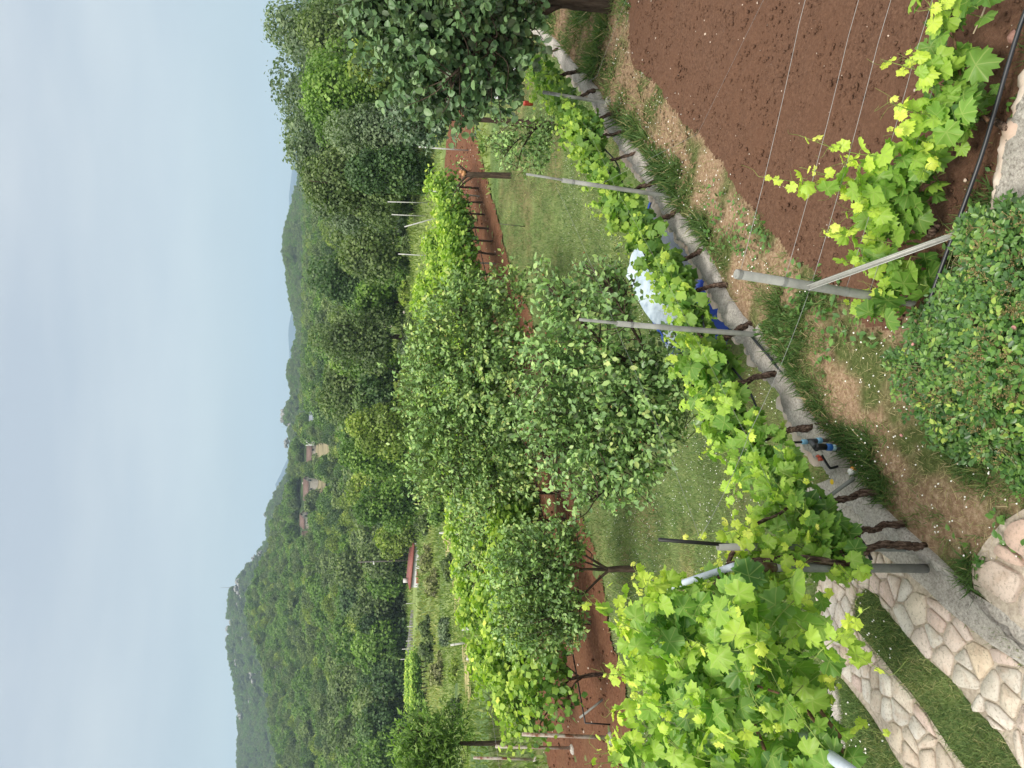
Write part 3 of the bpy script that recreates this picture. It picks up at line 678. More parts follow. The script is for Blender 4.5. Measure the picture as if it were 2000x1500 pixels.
def tree(name, label, cat, base, crown_parts, nl, nleaf, size, leafm, h, r, seed, group=None, T=T_QUAD, barkm=None, lobe=.36, lean=0., nb=6, **k):
    """name + Empty at the tree's foot > trunk, crown; crown parts are given relative to the foot"""
    rg = np.random.default_rng(seed); e = empty(name, base, label, cat, group)
    tp = max(c[2]+.5*q[2] for c, q, w_ in crown_parts); sp = max(q[0] for c, q, w_ in crown_parts)*.8
    trunk_geo(rg, h, r, sp, tp, nb, lean=lean).build('trunk', barkm or BARK, e)
    c = crown_geo(rg, crown_parts, nl, nleaf, size, lobe, T, **k).build('crown', leafm, e); return e, c
def m_first(lab): return 'skyline' in lab or 'corner' in lab
def bg_tree(label, xt, xb, yc, yh, Y, leafm, seed, name='tree', nleaf=7000, group='trees beyond the vineyard', low=.12, size=None, nl=52, cat='tree', lobe=.40, base=None, T=T_QUAD):
    top = at_y(xt, yc, Y); X = top[0]; g = low1(X, Y) if base is None else base; ht = max(top[2]-g, 1.5)*1.05; rad_ = yh*Y/1502*1.12
    zb = g+ht*low
    rz = (top[2]-zb)/2
    rg = np.random.default_rng(seed+900)
    parts = [((0, 0, zb+rz-g), (rad_, rad_*.9, rz), .5)]
    for q in range(3):
        parts.append((((rg.random()-.5)*1.0*rad_, (rg.random()-.5)*rad_, zb-g+rz*(.5+1.0*rg.random())), (rad_*.6, rad_*.6, rz*.5), .2))
    return tree(name, label, cat, (X, Y, g), parts, nl, nleaf, size or (.0044 if m_first(lab) else .0038)*Y, leafm, ht*.55, .022*ht+.02, seed, group, lobe=lobe, T=T)
BG = [
 ('tall feathery tree with the highest grey green top in the upper corner', 508, 660, 62, 80, 64, GREY),
 ('tall grey green tree second from the corner at the skyline', 510, 700, 190, 95, 60, GREY),
 ('grey green tree with ragged top left of the tallest skyline trees', 518, 700, 285, 82, 56, GREY),
 ('big fresh green round crowned tree in front of the skyline trees', 560, 770, 175, 92, 50, BRIGHT),
 ('olive green tree filling the corner behind the dark leaved tree', 572, 720, 55, 66, 53, OLIVE),
 ('olive tree with several bare leaning stems at the vineyard edge', 545, 770, 345, 66, 51, OLIVE),
 ('thin grey green tree where the wooded edge meets the distant hill', 598, 780, 395, 40, 55, GREY),
 ('yellow green tree low between the corner trees and the dark leaved tree', 660, 790, 95, 55, 45, YELLOW),
 ('grey olive bushy tree low in front of the fresh green tree', 640, 790, 255, 48, 46, GREY),
 ('dark bushy tree at the vineyard edge nearest the dark leaved tree', 668, 800, 320, 40, 44, DARK),
 ('compact dark round tree standing out against the distant ridge', 600, 700, 537, 46, 92, DARK),
 ('soft olive tree with a forked dark trunk at the end of the vine rows', 652, 812, 488, 58, 67, OLIVE),
 ('pale green bush below the compact dark round tree', 690, 792, 585, 42, 80, BRIGHT),
 ('olive tree with a slim trunk over the boulders', 600, 800, 655, 55, 78, OLIVE),
 ('low olive tree right of the dark round tree below the ridge', 640, 720, 445, 40, 88, OLIVE),
 ('light green tree between two olive trees in the middle', 636, 760, 700, 44, 88, BRIGHT),
 ('broad olive tree in the middle below the small notch of the ridge', 600, 750, 758, 56, 90, OLIVE),
 ('dark green tree below the broad olive tree', 690, 800, 770, 44, 82, DARK),
 ('tree with pale blossom tufts beside the tall fruit tree', 672, 800, 835, 46, 78, YELLOW),
 ('leafy green tree left of the blossoming one', 660, 800, 888, 44, 84, BRIGHT),
 ('soft yellowish tree below the ploughed terraces', 668, 780, 945, 42, 112, YELLOW),
 ('mid green tree left of the yellowish one', 690, 800, 985, 42, 100, BRIGHT),
 ('bright bushy tree with bare twigs on its near side by the shed', 738, 806, 1040, 46, 118, YELLOW),
 ('dark green tree right behind the utility pole', 700, 800, 1090, 40, 140, OLIVE),
 ('leafy tree over the shed roof', 718, 800, 1140, 44, 143, BRIGHT),
 ('rounded green tree left of the shed', 684, 800, 1180, 40, 146, OLIVE),
 ('dark bluish green tree behind the grey field wall', 696, 806, 1224, 40, 143, DARK),
 ('bright green tree behind the middle of the grey field wall', 680, 800, 1272, 44, 141, BRIGHT),
 ('dark spreading tree at the left end of the grey field wall', 716, 806, 1322, 44, 139, DARK),
 ('olive green tree over the small left vineyard', 690, 800, 1366, 42, 141, OLIVE),
 ('tall dark green tree near the left margin', 694, 810, 1412, 40, 138, DARK),
 ('broad green tree at the left margin', 700, 815, 1462, 48, 136, BRIGHT),
 ('olive tree cut by the left margin', 690, 810, 1520, 44, 140, OLIVE),
 ('pale olive tree on the slope above the utility pole', 655, 760, 1110, 42, 175, OLIVE),
 ('green tree on the slope above the grey field wall', 640, 760, 1250, 44, 178, BRIGHT),
 ('olive tree on the slope above the left vineyard', 640, 760, 1350, 44, 180, OLIVE),
 ('green tree on the slope near the left margin', 645, 760, 1440, 46, 182, OLIVE),
 ('dark tree on the slope behind the shed trees', 660, 760, 1170, 40, 176, DARK),
 ('round green tree on the valley floor below the gabled house', 690, 770, 1010, 40, 160, OLIVE),
 ('small round tree on the valley floor right of the ploughed terraces', 650, 720, 820, 34, 170, OLIVE),
]
CROWNS = []
for i, (lab, xt, xb, yc, yh, Y, m) in enumerate(BG):
    e, c = bg_tree(lab, xt, xb, yc, yh, Y, m, 100+i, nleaf=19000 if Y < 65 else 9000, low=-.06)
    CROWNS.append(c)

# woodland on the slopes: nobody could count it; made of copies of the crowns above, scattered
def woodland(name, label, pts, scales, crown, seed):
    G = bpy.data.meshes.new(name); G.vertices.add(len(pts)); G.vertices.foreach_set('co', np.asarray(pts, np.float32).ravel())
    at = G.attributes.new('sc', 'FLOAT', 'POINT'); at.data.foreach_set('value', np.asarray(scales, np.float32))
    o = bpy.data.objects.new(name, G); C.objects.link(o); tag(o, label, 'woodland', kind='stuff')
    ng = bpy.data.node_groups.new(name, 'GeometryNodeTree')
    ng.interface.new_socket('Geometry', in_out='INPUT', socket_type='NodeSocketGeometry'); ng.interface.new_socket('Geometry', in_out='OUTPUT', socket_type='NodeSocketGeometry')
    gi = ng.nodes.new('NodeGroupInput'); go = ng.nodes.new('NodeGroupOutput'); ip = ng.nodes.new('GeometryNodeInstanceOnPoints')
    oi = ng.nodes.new('GeometryNodeObjectInfo'); oi.inputs['Object'].default_value = crown; oi.inputs['As Instance'].default_value = True
    rv = ng.nodes.new('FunctionNodeRandomValue'); rv.data_type = 'FLOAT_VECTOR'; rv.inputs['Min'].default_value = (-.12, -.12, 0); rv.inputs['Max'].default_value = (.12, .12, 6.28); rv.inputs['Seed'].default_value = seed
    na = ng.nodes.new('GeometryNodeInputNamedAttribute'); na.data_type = 'FLOAT'; na.inputs['Name'].default_value = 'sc'
    l = ng.links.new
    l(gi.outputs[0], ip.inputs['Points']); l(oi.outputs['Geometry'], ip.inputs['Instance']); l(rv.outputs[0], ip.inputs['Rotation']); l(na.outputs[0], ip.inputs['Scale']); l(ip.outputs[0], go.inputs[0])
    md = o.modifiers.new('scatter', 'NODES'); md.node_group = ng; return o
def small_crown(seed, m, n, size, name_h=6.):
    pass
CLEAR = []                                               # (image x0, x1, y0, y1): no woodland here (houses, terraces, rocks)
CLEAR += [(583, 616, 992, 1034), (588, 620, 924, 1000), (596, 622, 855, 898), (606, 622, 790, 832), (612, 668, 860, 902), (588, 599, 1038, 1058), (618, 652, 925, 965)]
ROCKS = [(512, 1163, 10, 6), (515, 1255, 12, 7), (500, 1320, 16, 12), (548, 1306, 14, 12), (570, 1165, 14, 16), (558, 1202, 8, 7), (540, 1270, 10, 8), (465, 1145, 9, 12), (470, 1157, 8, 10), (478, 1246, 8, 8), (472, 1395, 8, 8), (550, 1460, 10, 8),
         (560, 866, 5, 8), (556, 815, 8, 14), (570, 829, 6, 10), (545, 955, 5, 7), (496, 1094, 8, 7), (509, 1084, 8, 7), (524, 1010, 6, 5), (519, 1005, 5, 5), (447, 1235, 6, 12), (452, 1215, 4, 8), (466, 1180, 5, 6), (578, 697, 5, 9), (462, 1290, 4, 8), (488, 1365, 5, 6)]
def visible(pts):
    d = pts-CAMP; zc = d@fw; x = 1000+1502*(d@DN)/zc; y = 750-1502*(d@RT)/zc; return x, y
def terr_scatter(n, rng, y0, y1, a0, a1):
    Y = y0+(y1-y0)*rng.random(n)**.8; X = Y*(a0+(a1-a0)*rng.random(n)); Z = h_low(X, Y); return np.stack([X, Y, Z], 1)
rng = np.random.default_rng(50)
P = terr_scatter(15000, rng, 150, 640, -.62, .62)
x, y = visible(P)
k = np.ones(len(P), bool)
for x0, x1, y0, y1 in CLEAR: k &= ~((x > x0) & (x < x1+36) & (y > y0-4) & (y < y1+4) & ~((x > x1+6) & (rng.random(len(x)) < .12)))
for rx, ry, a_, b_ in ROCKS: k &= ~((np.abs(x-rx-3) < a_*.8) & (np.abs(y-ry) < b_*.9))
k &= ~((P[:, 1] < 175) & (rng.random(len(P)) < .5))
k &= (x > 420)
# keep the crowns apart
order = np.argsort(P[:, 1]); cellk = {}
keep = []
for i in order:
    if not k[i]: continue
    c_ = (int(P[i, 0]/4.6), int(P[i, 1]/5.2))
    if c_ in cellk: continue
    cellk[c_] = 1; keep.append(i)
P = P[keep]
protos = [CROWNS[i] for i in (38, 10, 24, 25, 31, 16, 20)]
hts = []
for c in protos:
    z = np.array([v.co.z for v in c.data.vertices]); hts.append(np.percentile(z, 98))
kind = (fbm(P[:, 0]*.03, P[:, 1]*.03, 66)*16+rng.random(len(P))*3.).astype(int) % len(protos)
for q in range(len(protos)):
    s = kind == q; p = P[s]
    if len(p) == 0: continue
    woodland('woodland', ['olive', 'dark green', 'bright', 'mid green', 'broad leaved green', 'low olive', 'yellowish'][q]+' trees mixed through the wooded valley and near hill', p-np.array([0, 0, .5]), (4.2+5.0*rng.random(len(p))**1.6)/hts[q], protos[q], q)
# back hill
n = 26000; i = rng.integers(0, 39, n); j = rng.integers(0, BX.shape[1]-1, n); f = rng.random(n); g = rng.random(n)
def bl(A): return A[i, j]*(1-f)*(1-g)+A[i+1, j]*f*(1-g)+A[i, j+1]*(1-f)*g+A[i+1, j+1]*f*g
P = np.stack([bl(BX), bl(BY), bl(BZ)], 1); x, y = visible(P); k = (y > -80) & (y < 1580)
for rx, ry, a_, b_ in ROCKS: k &= ~((np.abs(x-rx-1) < a_*.8) & (np.abs(y-ry) < b_*.9))
P = P[k]; kind = rng.integers(0, 3, len(P))
for q in range(3):
    p = P[kind == q]; woodland('woodland', ['scrubby', 'round crowned', 'dark'][q]+' trees covering the far limestone hill', p-np.array([0, 0, .6]), (4.2+3.6*rng.random(len(p)))/hts[(0, 2, 3)[q]], protos[(0, 2, 3)[q]], 20+q)

# pale limestone outcrops
LIME = noise_mat('outcrop_rock', [(.35, (.09, .10, .08)), (.5, (.27, .27, .255)), (.7, (.42, .415, .40))], .5, 8, .95, .5, .3, .1)
def hit_land(x, y):
    d = ray(x, y); best = None
    t = np.geomspace(40, 1500, 3000); Pq = CAMP+d[None]*t[:, None]; g = h_low(Pq[:, 0], Pq[:, 1]); kk = np.nonzero(Pq[:, 2] <= g)[0]
    if len(kk): return Pq[kk[0]]
    q = BX/BY; aa = d[0]/d[1]; jj = np.argmin(np.abs(q[20]-aa)); zz = np.interp(t*d[1], BY[:, jj], BZ[:, jj]); kk = np.nonzero((Pq[:, 2] <= zz) & (Pq[:, 1] > 645))[0]
    return Pq[kk[0]] if len(kk) else Pq[np.argmin(np.abs(Pq[:, 1]-BY[38, jj]))]
def rock_where(x, y):
    v = 'on the far hill' if x < 500 or y < 1000 else 'on the near wooded hill'
    return v
for i, (rx, ry, a_, b_) in enumerate(ROCKS):
    q = hit_land(rx, ry); s = b_*q[1]/1502; G = Geo(); rg = np.random.default_rng(300+i)
    o = rdirs(rg, 12)*np.array([s*.9, s*.4, a_*q[1]/1502*.6]); blobs(G, o, s*(.22+.26*rg.random(12)), rg, squash=.75, jag=.2, base=ICO2)
    e = G.build('rock_outcrop', LIME, smooth=False, loc=tuple(q))
    size = 'small' if a_*b_ < 45 else ('broad' if a_*b_ > 140 else 'middle sized')
    tag(e, f'{size} pale limestone outcrop {rock_where(rx, ry)}, {ORD[i] if i < 24 else "last" if i == len(ROCKS)-1 else "next to last"} counted along the slopes', 'rock', 'limestone outcrops on the hills')

# ================================================================== HOUSES, SHED, MASTS
PLASTER = noise_mat('pale_stone_wall', [(.3, (.40, .36, .31)), (.7, (.58, .54, .48))], 1.5, 6, .9, .1, .02)
ROOFT = noise_mat('old_tile_roof', [(.3, (.12, .078, .065)), (.7, (.20, .135, .115))], 3, 6, .9, .4, .05)
REDROOF = noise_mat('red_metal_roof', [(.3, (.19, .06, .05)), (.7, (.30, .11, .09))], 2, 5, .6, .1, .02)
GLASS = plain('dark_window', (.03, .035, .04), .15, .6)
WHITEW = plain('white_wall', (.62, .62, .60), .8, .2, 0, .08, 3)
GREYROOF = plain('grey_blue_roof', (.20, .235, .30), .5, .4, 0, .1, 1)
REDWOOD = plain('red_door_paint', (.30, .07, .05), .6)
def house(name, label, px, Y, wdt, dep, hw, hr, rz, wallm, roofm, wins=(), chimney=None, cat='house', door=None, base_drop=3):
    q = at_y(px[0], px[1], Y); e = empty(name, q, label, cat, None, rz); wdt, dep, hw, hr = wdt*.9, dep*.9, hw*.9, hr*.9
    G = Geo(); x, y = wdt/2, dep/2
    V = [[-x,-y,-base_drop],[x,-y,-base_drop],[x,y,-base_drop],[-x,y,-base_drop],[-x,-y,hw],[x,-y,hw],[x,y,hw],[-x,y,hw],[-x,0,hw+hr],[x,0,hw+hr]]
    G.add(V, [np.array([[0,1,5,4],[2,3,7,6]]), np.array([[1,2,6,9,5],[3,0,4,8,7]])]); G.build('wall', wallm, e, smooth=False)
    G = Geo(); ox, oy, th = x+.35, y+.4, .16; zl = hw-.4*hr/y
    for sgn in (-1, 1):
        a = [[-ox, sgn*oy, zl+.05], [ox, sgn*oy, zl+.05], [ox, 0, hw+hr+.05], [-ox, 0, hw+hr+.05]]; b = [[v[0], v[1], v[2]+th] for v in a]
        G.add(a+b, np.array([[0,1,2,3],[4,5,6,7],[0,1,5,4],[1,2,6,5],[2,3,7,6],[3,0,4,7]]))
    r = G.build('roof', roofm, e, smooth=False)
    if chimney:
        G = Geo(); box(G, (chimney[0], chimney[1], hw+hr*.9), (.7, .7, 1.6)); G.build('chimney', wallm, r, smooth=False)
    for (face, u, z, w_, h_) in wins:                       # face s: long wall, g: gable +x, l: gable -x
        G = Geo()
        c, s = ((u, -y-.03, z), (w_, .1, h_)) if face == 's' else (((x+.03, u, z), (.1, w_, h_)) if face == 'g' else ((-x-.03, u, z), (.1, w_, h_)))
        box(G, c, s); wn = G.build('window', GLASS, e, smooth=False)
        G = Geo(); t_ = .12
        if face == 's': box(G, (u, -y-.06, z-h_/2-.06), (w_+.3, .2, t_))
        else: box(G, (c[0]+(.03 if face == 'g' else -.03), u, z-h_/2-.06), (.2, w_+.3, t_))
        G.build('sill', wallm, wn, smooth=False)
    if door:
        G = Geo(); face, u, w_, h_, dm = door
        box(G, (u, -y-.03, h_/2) if face == 's' else (x+.03, u, h_/2), (w_, .1, h_) if face == 's' else (.1, w_, h_)); G.build('door', dm, e, smooth=False)
    return e
house('stone_house', 'pale stone house with two dark windows and tiled roof, farthest left on the slope', (612, 1015), 366, 7.0, 5.5, 4.6, 2.0, rad(-32), PLASTER, ROOFT, [('g', -.9, 3.2, 1.3, 1.5), ('g', 1.1, 2.2, 1.5, 2.0), ('s', .5, 2.6, 1, 1.1), ('g', .2, 5.2, .7, .7)])
house('long_house', 'long tiled house with pale gable and chimney in the middle of the slope', (618, 955), 372, 13, 6.0, 4.2, 2.3, rad(-28), PLASTER, ROOFT, [('g', -1.2, 3.0, 1.1, 1.5), ('g', 1.1, 3.0, 1.1, 1.5), ('g', 0, 5.0, .9, .9), ('s', 2, 2.4, 1, 1.2), ('s', -2, 2.4, 1, 1.2)], (3, .6))
house('farm_house', 'low brown roofed house half hidden by a tree, right of the long house', (617, 884), 392, 9.5, 5, 2.6, 2.2, rad(-8), PLASTER, ROOFT, [('s', -1, 1.4, 1, 1), ('s', 2, 1.4, 1, 1)])
q = at_y(614, 862, 390); G = Geo()
th = np.linspace(0, np.pi, 12); a_ = np.stack([0*th, -np.cos(th)*2.6, np.sin(th)*4.2], 1)
Vv = np.concatenate([a_+np.array([d_, 0, 0]) for d_ in (-2, -1, 0, 1, 2)]); G.add(Vv, [grid_faces(5, 12), np.arange(12)[None], (np.arange(12)+48)[None]])
tag(G.build('white_tunnel', WHITEW, loc=tuple(q)), 'white rounded polytunnel at the end of the brown roofed house', 'polytunnel')
house('grey_barn', 'wide grey blue roofed barn with a white gable below the ridge', (619, 806), 420, 11, 8, 1.7, 2.6, rad(-25), WHITEW, GREYROOF, [('g', 0, 1.8, 1.2, 1.0)])
house('ruined_house', 'small pinkish roofless looking hut farthest left among the trees', (598, 1047), 372, 4.2, 3, 1.6, .5, rad(-20), plain('pink_plaster', (.45, .31, .25), .9), ROOFT, [('s', 0, .9, .7, .7)])
# shed by the field
q = at_y(825, 1096, 117)
e = empty('field_shed', q, 'low white field shed with a red roof edge and red door', 'shed', None, rad(-10))
G = Geo(); wx, dy = 6.6, 4.; V = [[-wx/2,-dy/2,-1],[wx/2,-dy/2,-1],[wx/2,dy/2,-1],[-wx/2,dy/2,-1],[-wx/2,-dy/2,1.85],[wx/2,-dy/2,1.5],[wx/2,dy/2,1.5],[-wx/2,dy/2,1.85]]
G.add(V, np.array([[0,1,5,4],[1,2,6,5],[2,3,7,6],[3,0,4,7],[4,5,6,7]])); G.build('wall', WHITEW, e, smooth=False)
G = Geo(); tl = math.atan2(-.35, wx); R_ = np.array([[math.cos(tl), 0, -math.sin(tl)], [0, 1, 0], [math.sin(tl), 0, math.cos(tl)]])
box(G, (.0, 0, 1.80), (wx*1.04, dy*1.12, .24), tilt=R_); rf = G.build('roof', REDROOF, e, smooth=False)
G = Geo(); box(G, (-wx*.46, 0, 2.4), (.5, .5, .8)); G.build('chimney', WHITEW, rf, smooth=False)
G = Geo(); box(G, (-1.5, -dy/2-.03, .5), (2.2, .1, 1.2)); dr = G.build('door', REDWOOD, e, smooth=False)
G = Geo(); box(G, (-.7, -dy/2-.12, .55), (.08, .1, .3)); G.build('handle', METAL, dr, smooth=False)
q2 = at_y(806, 1060, 118); G = Geo(); box(G, (0, 0, 0), (5.2, .3, .5), rad(-10)); tag(G.build('low_roof', plain('pale_roof', (.5, .5, .5), .6), loc=tuple(q2), smooth=False), 'thin pale grey lean-to roof right of the shed', 'roof')
# long grey wall
w0, w1 = at_y(803, 1192, 126), at_y(793, 1281, 126); dlt = w1-w0; G = Geo()
n = 16
for i in range(n):
    c_ = w0+dlt*(i+.5)/n; box(G, (c_[0], c_[1], c_[2]-1.0), (abs(dlt[0])/n*1.01, .3, 2.0+.08*random.random()), 0)
tag(G.build('field_wall', noise_mat('grey_wall', [(.3, (.13, .13, .12)), (.7, (.26, .255, .24))], 2, 7, .95, .4, .05), smooth=False), 'long grey stone field wall below the wood', 'wall')
for i, (x0, x1, y_) in enumerate([(793, 801, 1179), (795, 805, 1224), (793, 803, 1252), (785, 801, 1268), (782, 800, 1288), (796, 822, 1326), (790, 820, 1342), (787, 812, 1357)]):
    t_ = at_y(x0, y_, 122); b_ = at_y(x1, y_, 122); G = Geo(); g_ = min(b_[2], t_[2]-.6); tube(G, [(0, 0, g_-t_[2]-.8), (0, 0, 0)], .055, 6)
    tag(G.build('field_post', WHITEPOST, loc=tuple(t_)), f'thin pale post near the grey field wall, {ORD[i]} from the shed', 'post', 'pale posts by the far field')
# utility pole
t_ = at_y(699, 1098, 121); g_ = low1(t_[0], t_[1]); e = empty('utility_pole', (t_[0], t_[1], g_), 'wooden utility pole with a white lamp above the shed', 'pole')
hh = t_[2]-g_; G = Geo(); tube(G, [(0, 0, -.5), (0, 0, hh)], [.14, .09], 7); G.build('pole_shaft', plain('grey_wood', (.12, .11, .10), .9), e)
G = Geo(); box(G, (0, 0, hh-.5), (1.4, .1, .12)); G.build('crossarm', BARK, e, smooth=False)
G = Geo(); tube(G, [(0, -.1, hh*.72), (0, -.8, hh*.74)], .05, 6); box(G, (0, -.95, hh*.74), (.35, .7, .22)); G.build('lamp_head', WHITEW, e)
def mast(label, xt, xb, y_, Y, name='radio_mast'):
    t_ = at_y(xt, y_, Y); b_ = at_y(xb+6, y_, Y); e = empty(name, b_, label, 'mast'); hh = t_[2]-b_[2]; wd = hh*.012
    G = Geo()
    for a_ in range(3):
        v = np.array([math.cos(a_*2.094), math.sin(a_*2.094), 0])*wd*2.2; tube(G, [v, v*.3+np.array([0, 0, hh])], wd*.5, 4)
    for z_ in np.linspace(.03, .97, 16):
        s_ = 1-.7*z_; R3 = [np.array([math.cos(a_*2.094)*wd*2.2*s_, math.sin(a_*2.094)*wd*2.2*s_, z_*hh]) for a_ in range(4)]
        for u_, v_ in zip(R3[:-1], R3[1:]): tube(G, [u_, v_+np.array([0, 0, hh*.03])], wd*.3, 4)
    G.build('lattice', plain('mast_steel', (.22, .22, .23), .6, .4, .3), e)
    G = Geo(); tube(G, [(0, 0, hh*.97), (0, 0, hh*1.05)], wd*.35, 5); G.build('antenna', METAL, e)
mast('thin lattice radio mast on the highest hill top', 431, 446, 1147, 1240)
mast('short thin mast on the rocky ridge behind the houses', 549, 557, 834, 930)
t_ = at_y(603, 829, 410); G = Geo(); tube(G, [(0, 0, -4), (0, 0, 0)], .12, 6); tag(G.build('lamp_post', WHITEPOST, loc=tuple(t_)), 'small pale pole beside the grey blue barn', 'pole')

# ploughed terraces, mown strips
def strip_mat(name, c0, c1, sc_):
    m, t, o = mat(name); g = nd(t, 'ShaderNodeNewGeometry').outputs['Position']
    wv = nd(t, 'ShaderNodeTexNoise', {'Vector': nd(t, 'ShaderNodeMapping', {'Vector': g, 'Scale': sc_}).outputs[0], 'Scale': 1., 'Detail': 6.})
    c = ramp(t, wv.outputs['Fac'], [(.35, c0), (.65, c1)]); p = nd(t, 'ShaderNodeBsdfPrincipled', {'Base Color': c, 'Roughness': 1., 'Specular IOR Level': 0.}); t.links.new(p.outputs[0], o.inputs[0]); return m
STRAW = strip_mat('mown_straw', (.26, .24, .11), (.44, .39, .20), (.3, 1.2, 1))
def far_patch(name, px, material, label, cell, off, rg_=1.):
    q = [on_low(x, y)[:2] for x, y in px]; return sheet(name, [tuple(v) for v in q], h_low, cell, material, label, off=off, rag=rg_)
far_patch('mown_strip', [(868, 1040), (884, 1040), (896, 1090), (908, 1182), (893, 1184), (880, 1100)], STRAW, 'straw coloured mown strip in the field right of the tall posts', .4, .18, 2.6)
far_patch('mown_strip', [(908, 1268), (920, 1268), (928, 1352), (917, 1354)], STRAW, 'short straw coloured strip in the field at the left', .4, .18, 2.6)
TERR = strip_mat('ploughed_earth', (.13, .12, .07), (.31, .27, .17), (.05, .5, 1))
far_patch('ploughed_field', [(616, 868), (654, 865), (656, 893), (616, 896)], TERR, 'striped ploughed terraces on the slope below the houses', 1.2, .6)
far_patch('ploughed_field', [(620, 928), (638, 928), (640, 962), (622, 962)], TERR, 'pale dry terrace below the long house', 1.2, .6)
# boulders on the grass slope
BOULD = noise_mat('boulder', [(.3, (.34, .30, .25)), (.7, (.58, .53, .46))], 1.2, 7, .95, .5, .08)
for i, (x_, y_, s_) in enumerate([(781, 427, 9), (776, 449, 9), (770, 476, 5), (768, 590, 6), (776, 593, 5), (765, 634, 7), (764, 660, 8), (752, 634, 6), (777, 558, 5), (762, 740, 4), (790, 610, 4)]):
    q = on_low(x_, y_, .2); G = Geo(); rg = np.random.default_rng(700+i); s = s_*q[1]/1502*.8
    blobs(G, [(0, 0, 0), (s*.7, .2, -.1*s)], [s, s*.6], rg, squash=.75, jag=.12, base=ICO2)
    tag(G.build('boulder', BOULD if i != 1 else plain('orange_rock', (.50, .25, .12), .9), smooth=False, loc=tuple(q)), ('orange brown boulder' if i == 1 else ('pale boulder' if s_ > 5 else 'small pale boulder'))+f' on the grass slope past the vine rows, {ORD[i]} counted from the right', 'boulder', 'boulders on the grass slope')
# shrubs on the field and slope
SHR = [(846, 1095, 26, 'brown leaved shrub below the shed', BROWNISH), (858, 1140, 26, 'twiggy brown green shrub left of the shed front', BROWNISH), (850, 1270, 26, 'rounded green shrub in the field below the grey wall', OLIVE), (868, 1310, 30, 'brownish shrub left of the mown strip', BROWNISH), (836, 1385, 24, 'mid green shrub beside the small left vineyard', BRIGHT), (842, 1225, 22, 'pale olive shrub in the field below the field wall', OLIVE),
       (880, 1235, 26, 'grey green shrub behind the tall pale posts', GREY), (815, 1010, 26, 'rounded bush at the right end of the lean-to', BRIGHT), (840, 1020, 26, 'green bush in the field right of the shed', OLIVE), (870, 1000, 30, 'bushy green shrub at the right end of the mown strip', BRIGHT), (800, 930, 34, 'light green shrub on the slope behind the tall fruit tree', BRIGHT), (808, 870, 36, 'yellowish shrub behind the tall fruit tree top', YELLOW), (800, 990, 30, 'olive shrub behind the left side of the tall fruit tree', OLIVE),
       (786, 720, 24, 'low green shrub on the slope by the boulders', BRIGHT), (792, 540, 20, 'small green shrub beyond the vine rows', BRIGHT), (815, 640, 24, 'leafy shrub on the slope above the fruit trees', OLIVE), (800, 760, 28, 'pale green shrub on the slope left of the boulders', YELLOW), (905, 1390, 26, 'green shrub at the left end of the field', OLIVE), (900, 1310, 22, 'yellow green tuft shrub in the left field', YELLOW), (830, 1450, 30, 'yellow green bush behind the narrow leaved tree', YELLOW), (890, 1110, 24, 'olive shrub on the mown strip border', OLIVE),
       (803, 392, 22, 'dark low shrub at the wooded edge beyond the tall leaning post', DARK), (800, 345, 24, 'olive undergrowth shrub among the bare leaning stems', OLIVE), (802, 300, 24, 'dark undergrowth shrub behind the brown pale post pair', DARK), (800, 250, 26, 'green undergrowth shrub behind the dark leaved bush', BRIGHT), (798, 440, 22, 'pale green shrub beside the orange boulder', GREY), (806, 480, 20, 'olive shrub at the foot of the forked trunk tree', OLIVE), (803, 515, 20, 'bright shrub at the foot of the forked trunk tree', BRIGHT), (800, 575, 20, 'yellow green shrub on the slope under the pale green bush', YELLOW), (800, 680, 22, 'grey green shrub at the foot of the slim trunked olive', GREY), (796, 845, 30, 'bright shrub under the blossoming tree', BRIGHT), (806, 905, 30, 'olive shrub under the leafy green tree', OLIVE), (812, 955, 30, 'bright green shrub behind the tall fruit tree left side', BRIGHT)]
for i, (x_, y_, s_, lab, m_) in enumerate(SHR):
    q = on_low(x_, y_); R_ = s_*q[1]/1502
    rg = np.random.default_rng(400+i); e = empty('shrub', q, lab, 'shrub', 'shrubs on the field and slope')
    G = Geo()
    for b in range(5):
        a_ = rg.random()*6.28; tube(G, smooth_path(np.array([[0, 0, -.1], [math.cos(a_)*R_*.3, math.sin(a_)*R_*.3, R_*.5], [math.cos(a_)*R_*.6, math.sin(a_)*R_*.6, R_*1.0]]), 3), np.linspace(.03, .01, 7), 5)
    G.build('stem', BARK, e)
    crown_geo(rg, [((0, 0, R_*.5), (R_, R_, R_*.55), .7), ((R_*.7, 0, R_*.35), (R_*.6, R_*.6, R_*.4), .3), ((-R_*.6, R_*.2, R_*.6), (R_*.5, R_*.5, R_*.45), .25)], 22, 2600, .0036*q[1], .38).build('foliage', m_, e)
# tufts of tall field grass
rng = np.random.default_rng(77)
n = 80000; Y = 17+130*rng.random(n)**1.3; X = Y*(-.6+1.2*rng.random(n)); k = (fbm(X*.12, Y*.12, 91) > .40) & ~inpoly(VSOIL, X, Y) & ((Y > 27) | (X < -5.5)); X, Y = X[k], Y[k]
Z = h_low(X, Y); n = len(X)
G = Geo(); ax = nrm(np.stack([rng.normal(size=n)*.5, rng.normal(size=n)*.5, np.ones(n)], 1))
leaves(G, T_NARROW, np.stack([X, Y, Z], 1), ax, rdirs(rng, n), (.2+.35*rng.random(n))*np.clip(Y/70, .6, 1.6), np.clip(fbm(X*.05, Y*.05, 17)*1.3-.15+.15*rng.normal(size=n), 0, 1))
FIELDG = leaf_mat('field_grass', [(0, (.06, .10, .022)), (.5, (.13, .18, .045)), (1, (.26, .26, .10))], .3, .7, k=1.5)
tag(G.build('meadow_grass', FIELDG), 'tall tufted grass over the sloping field', 'grass', kind='stuff')
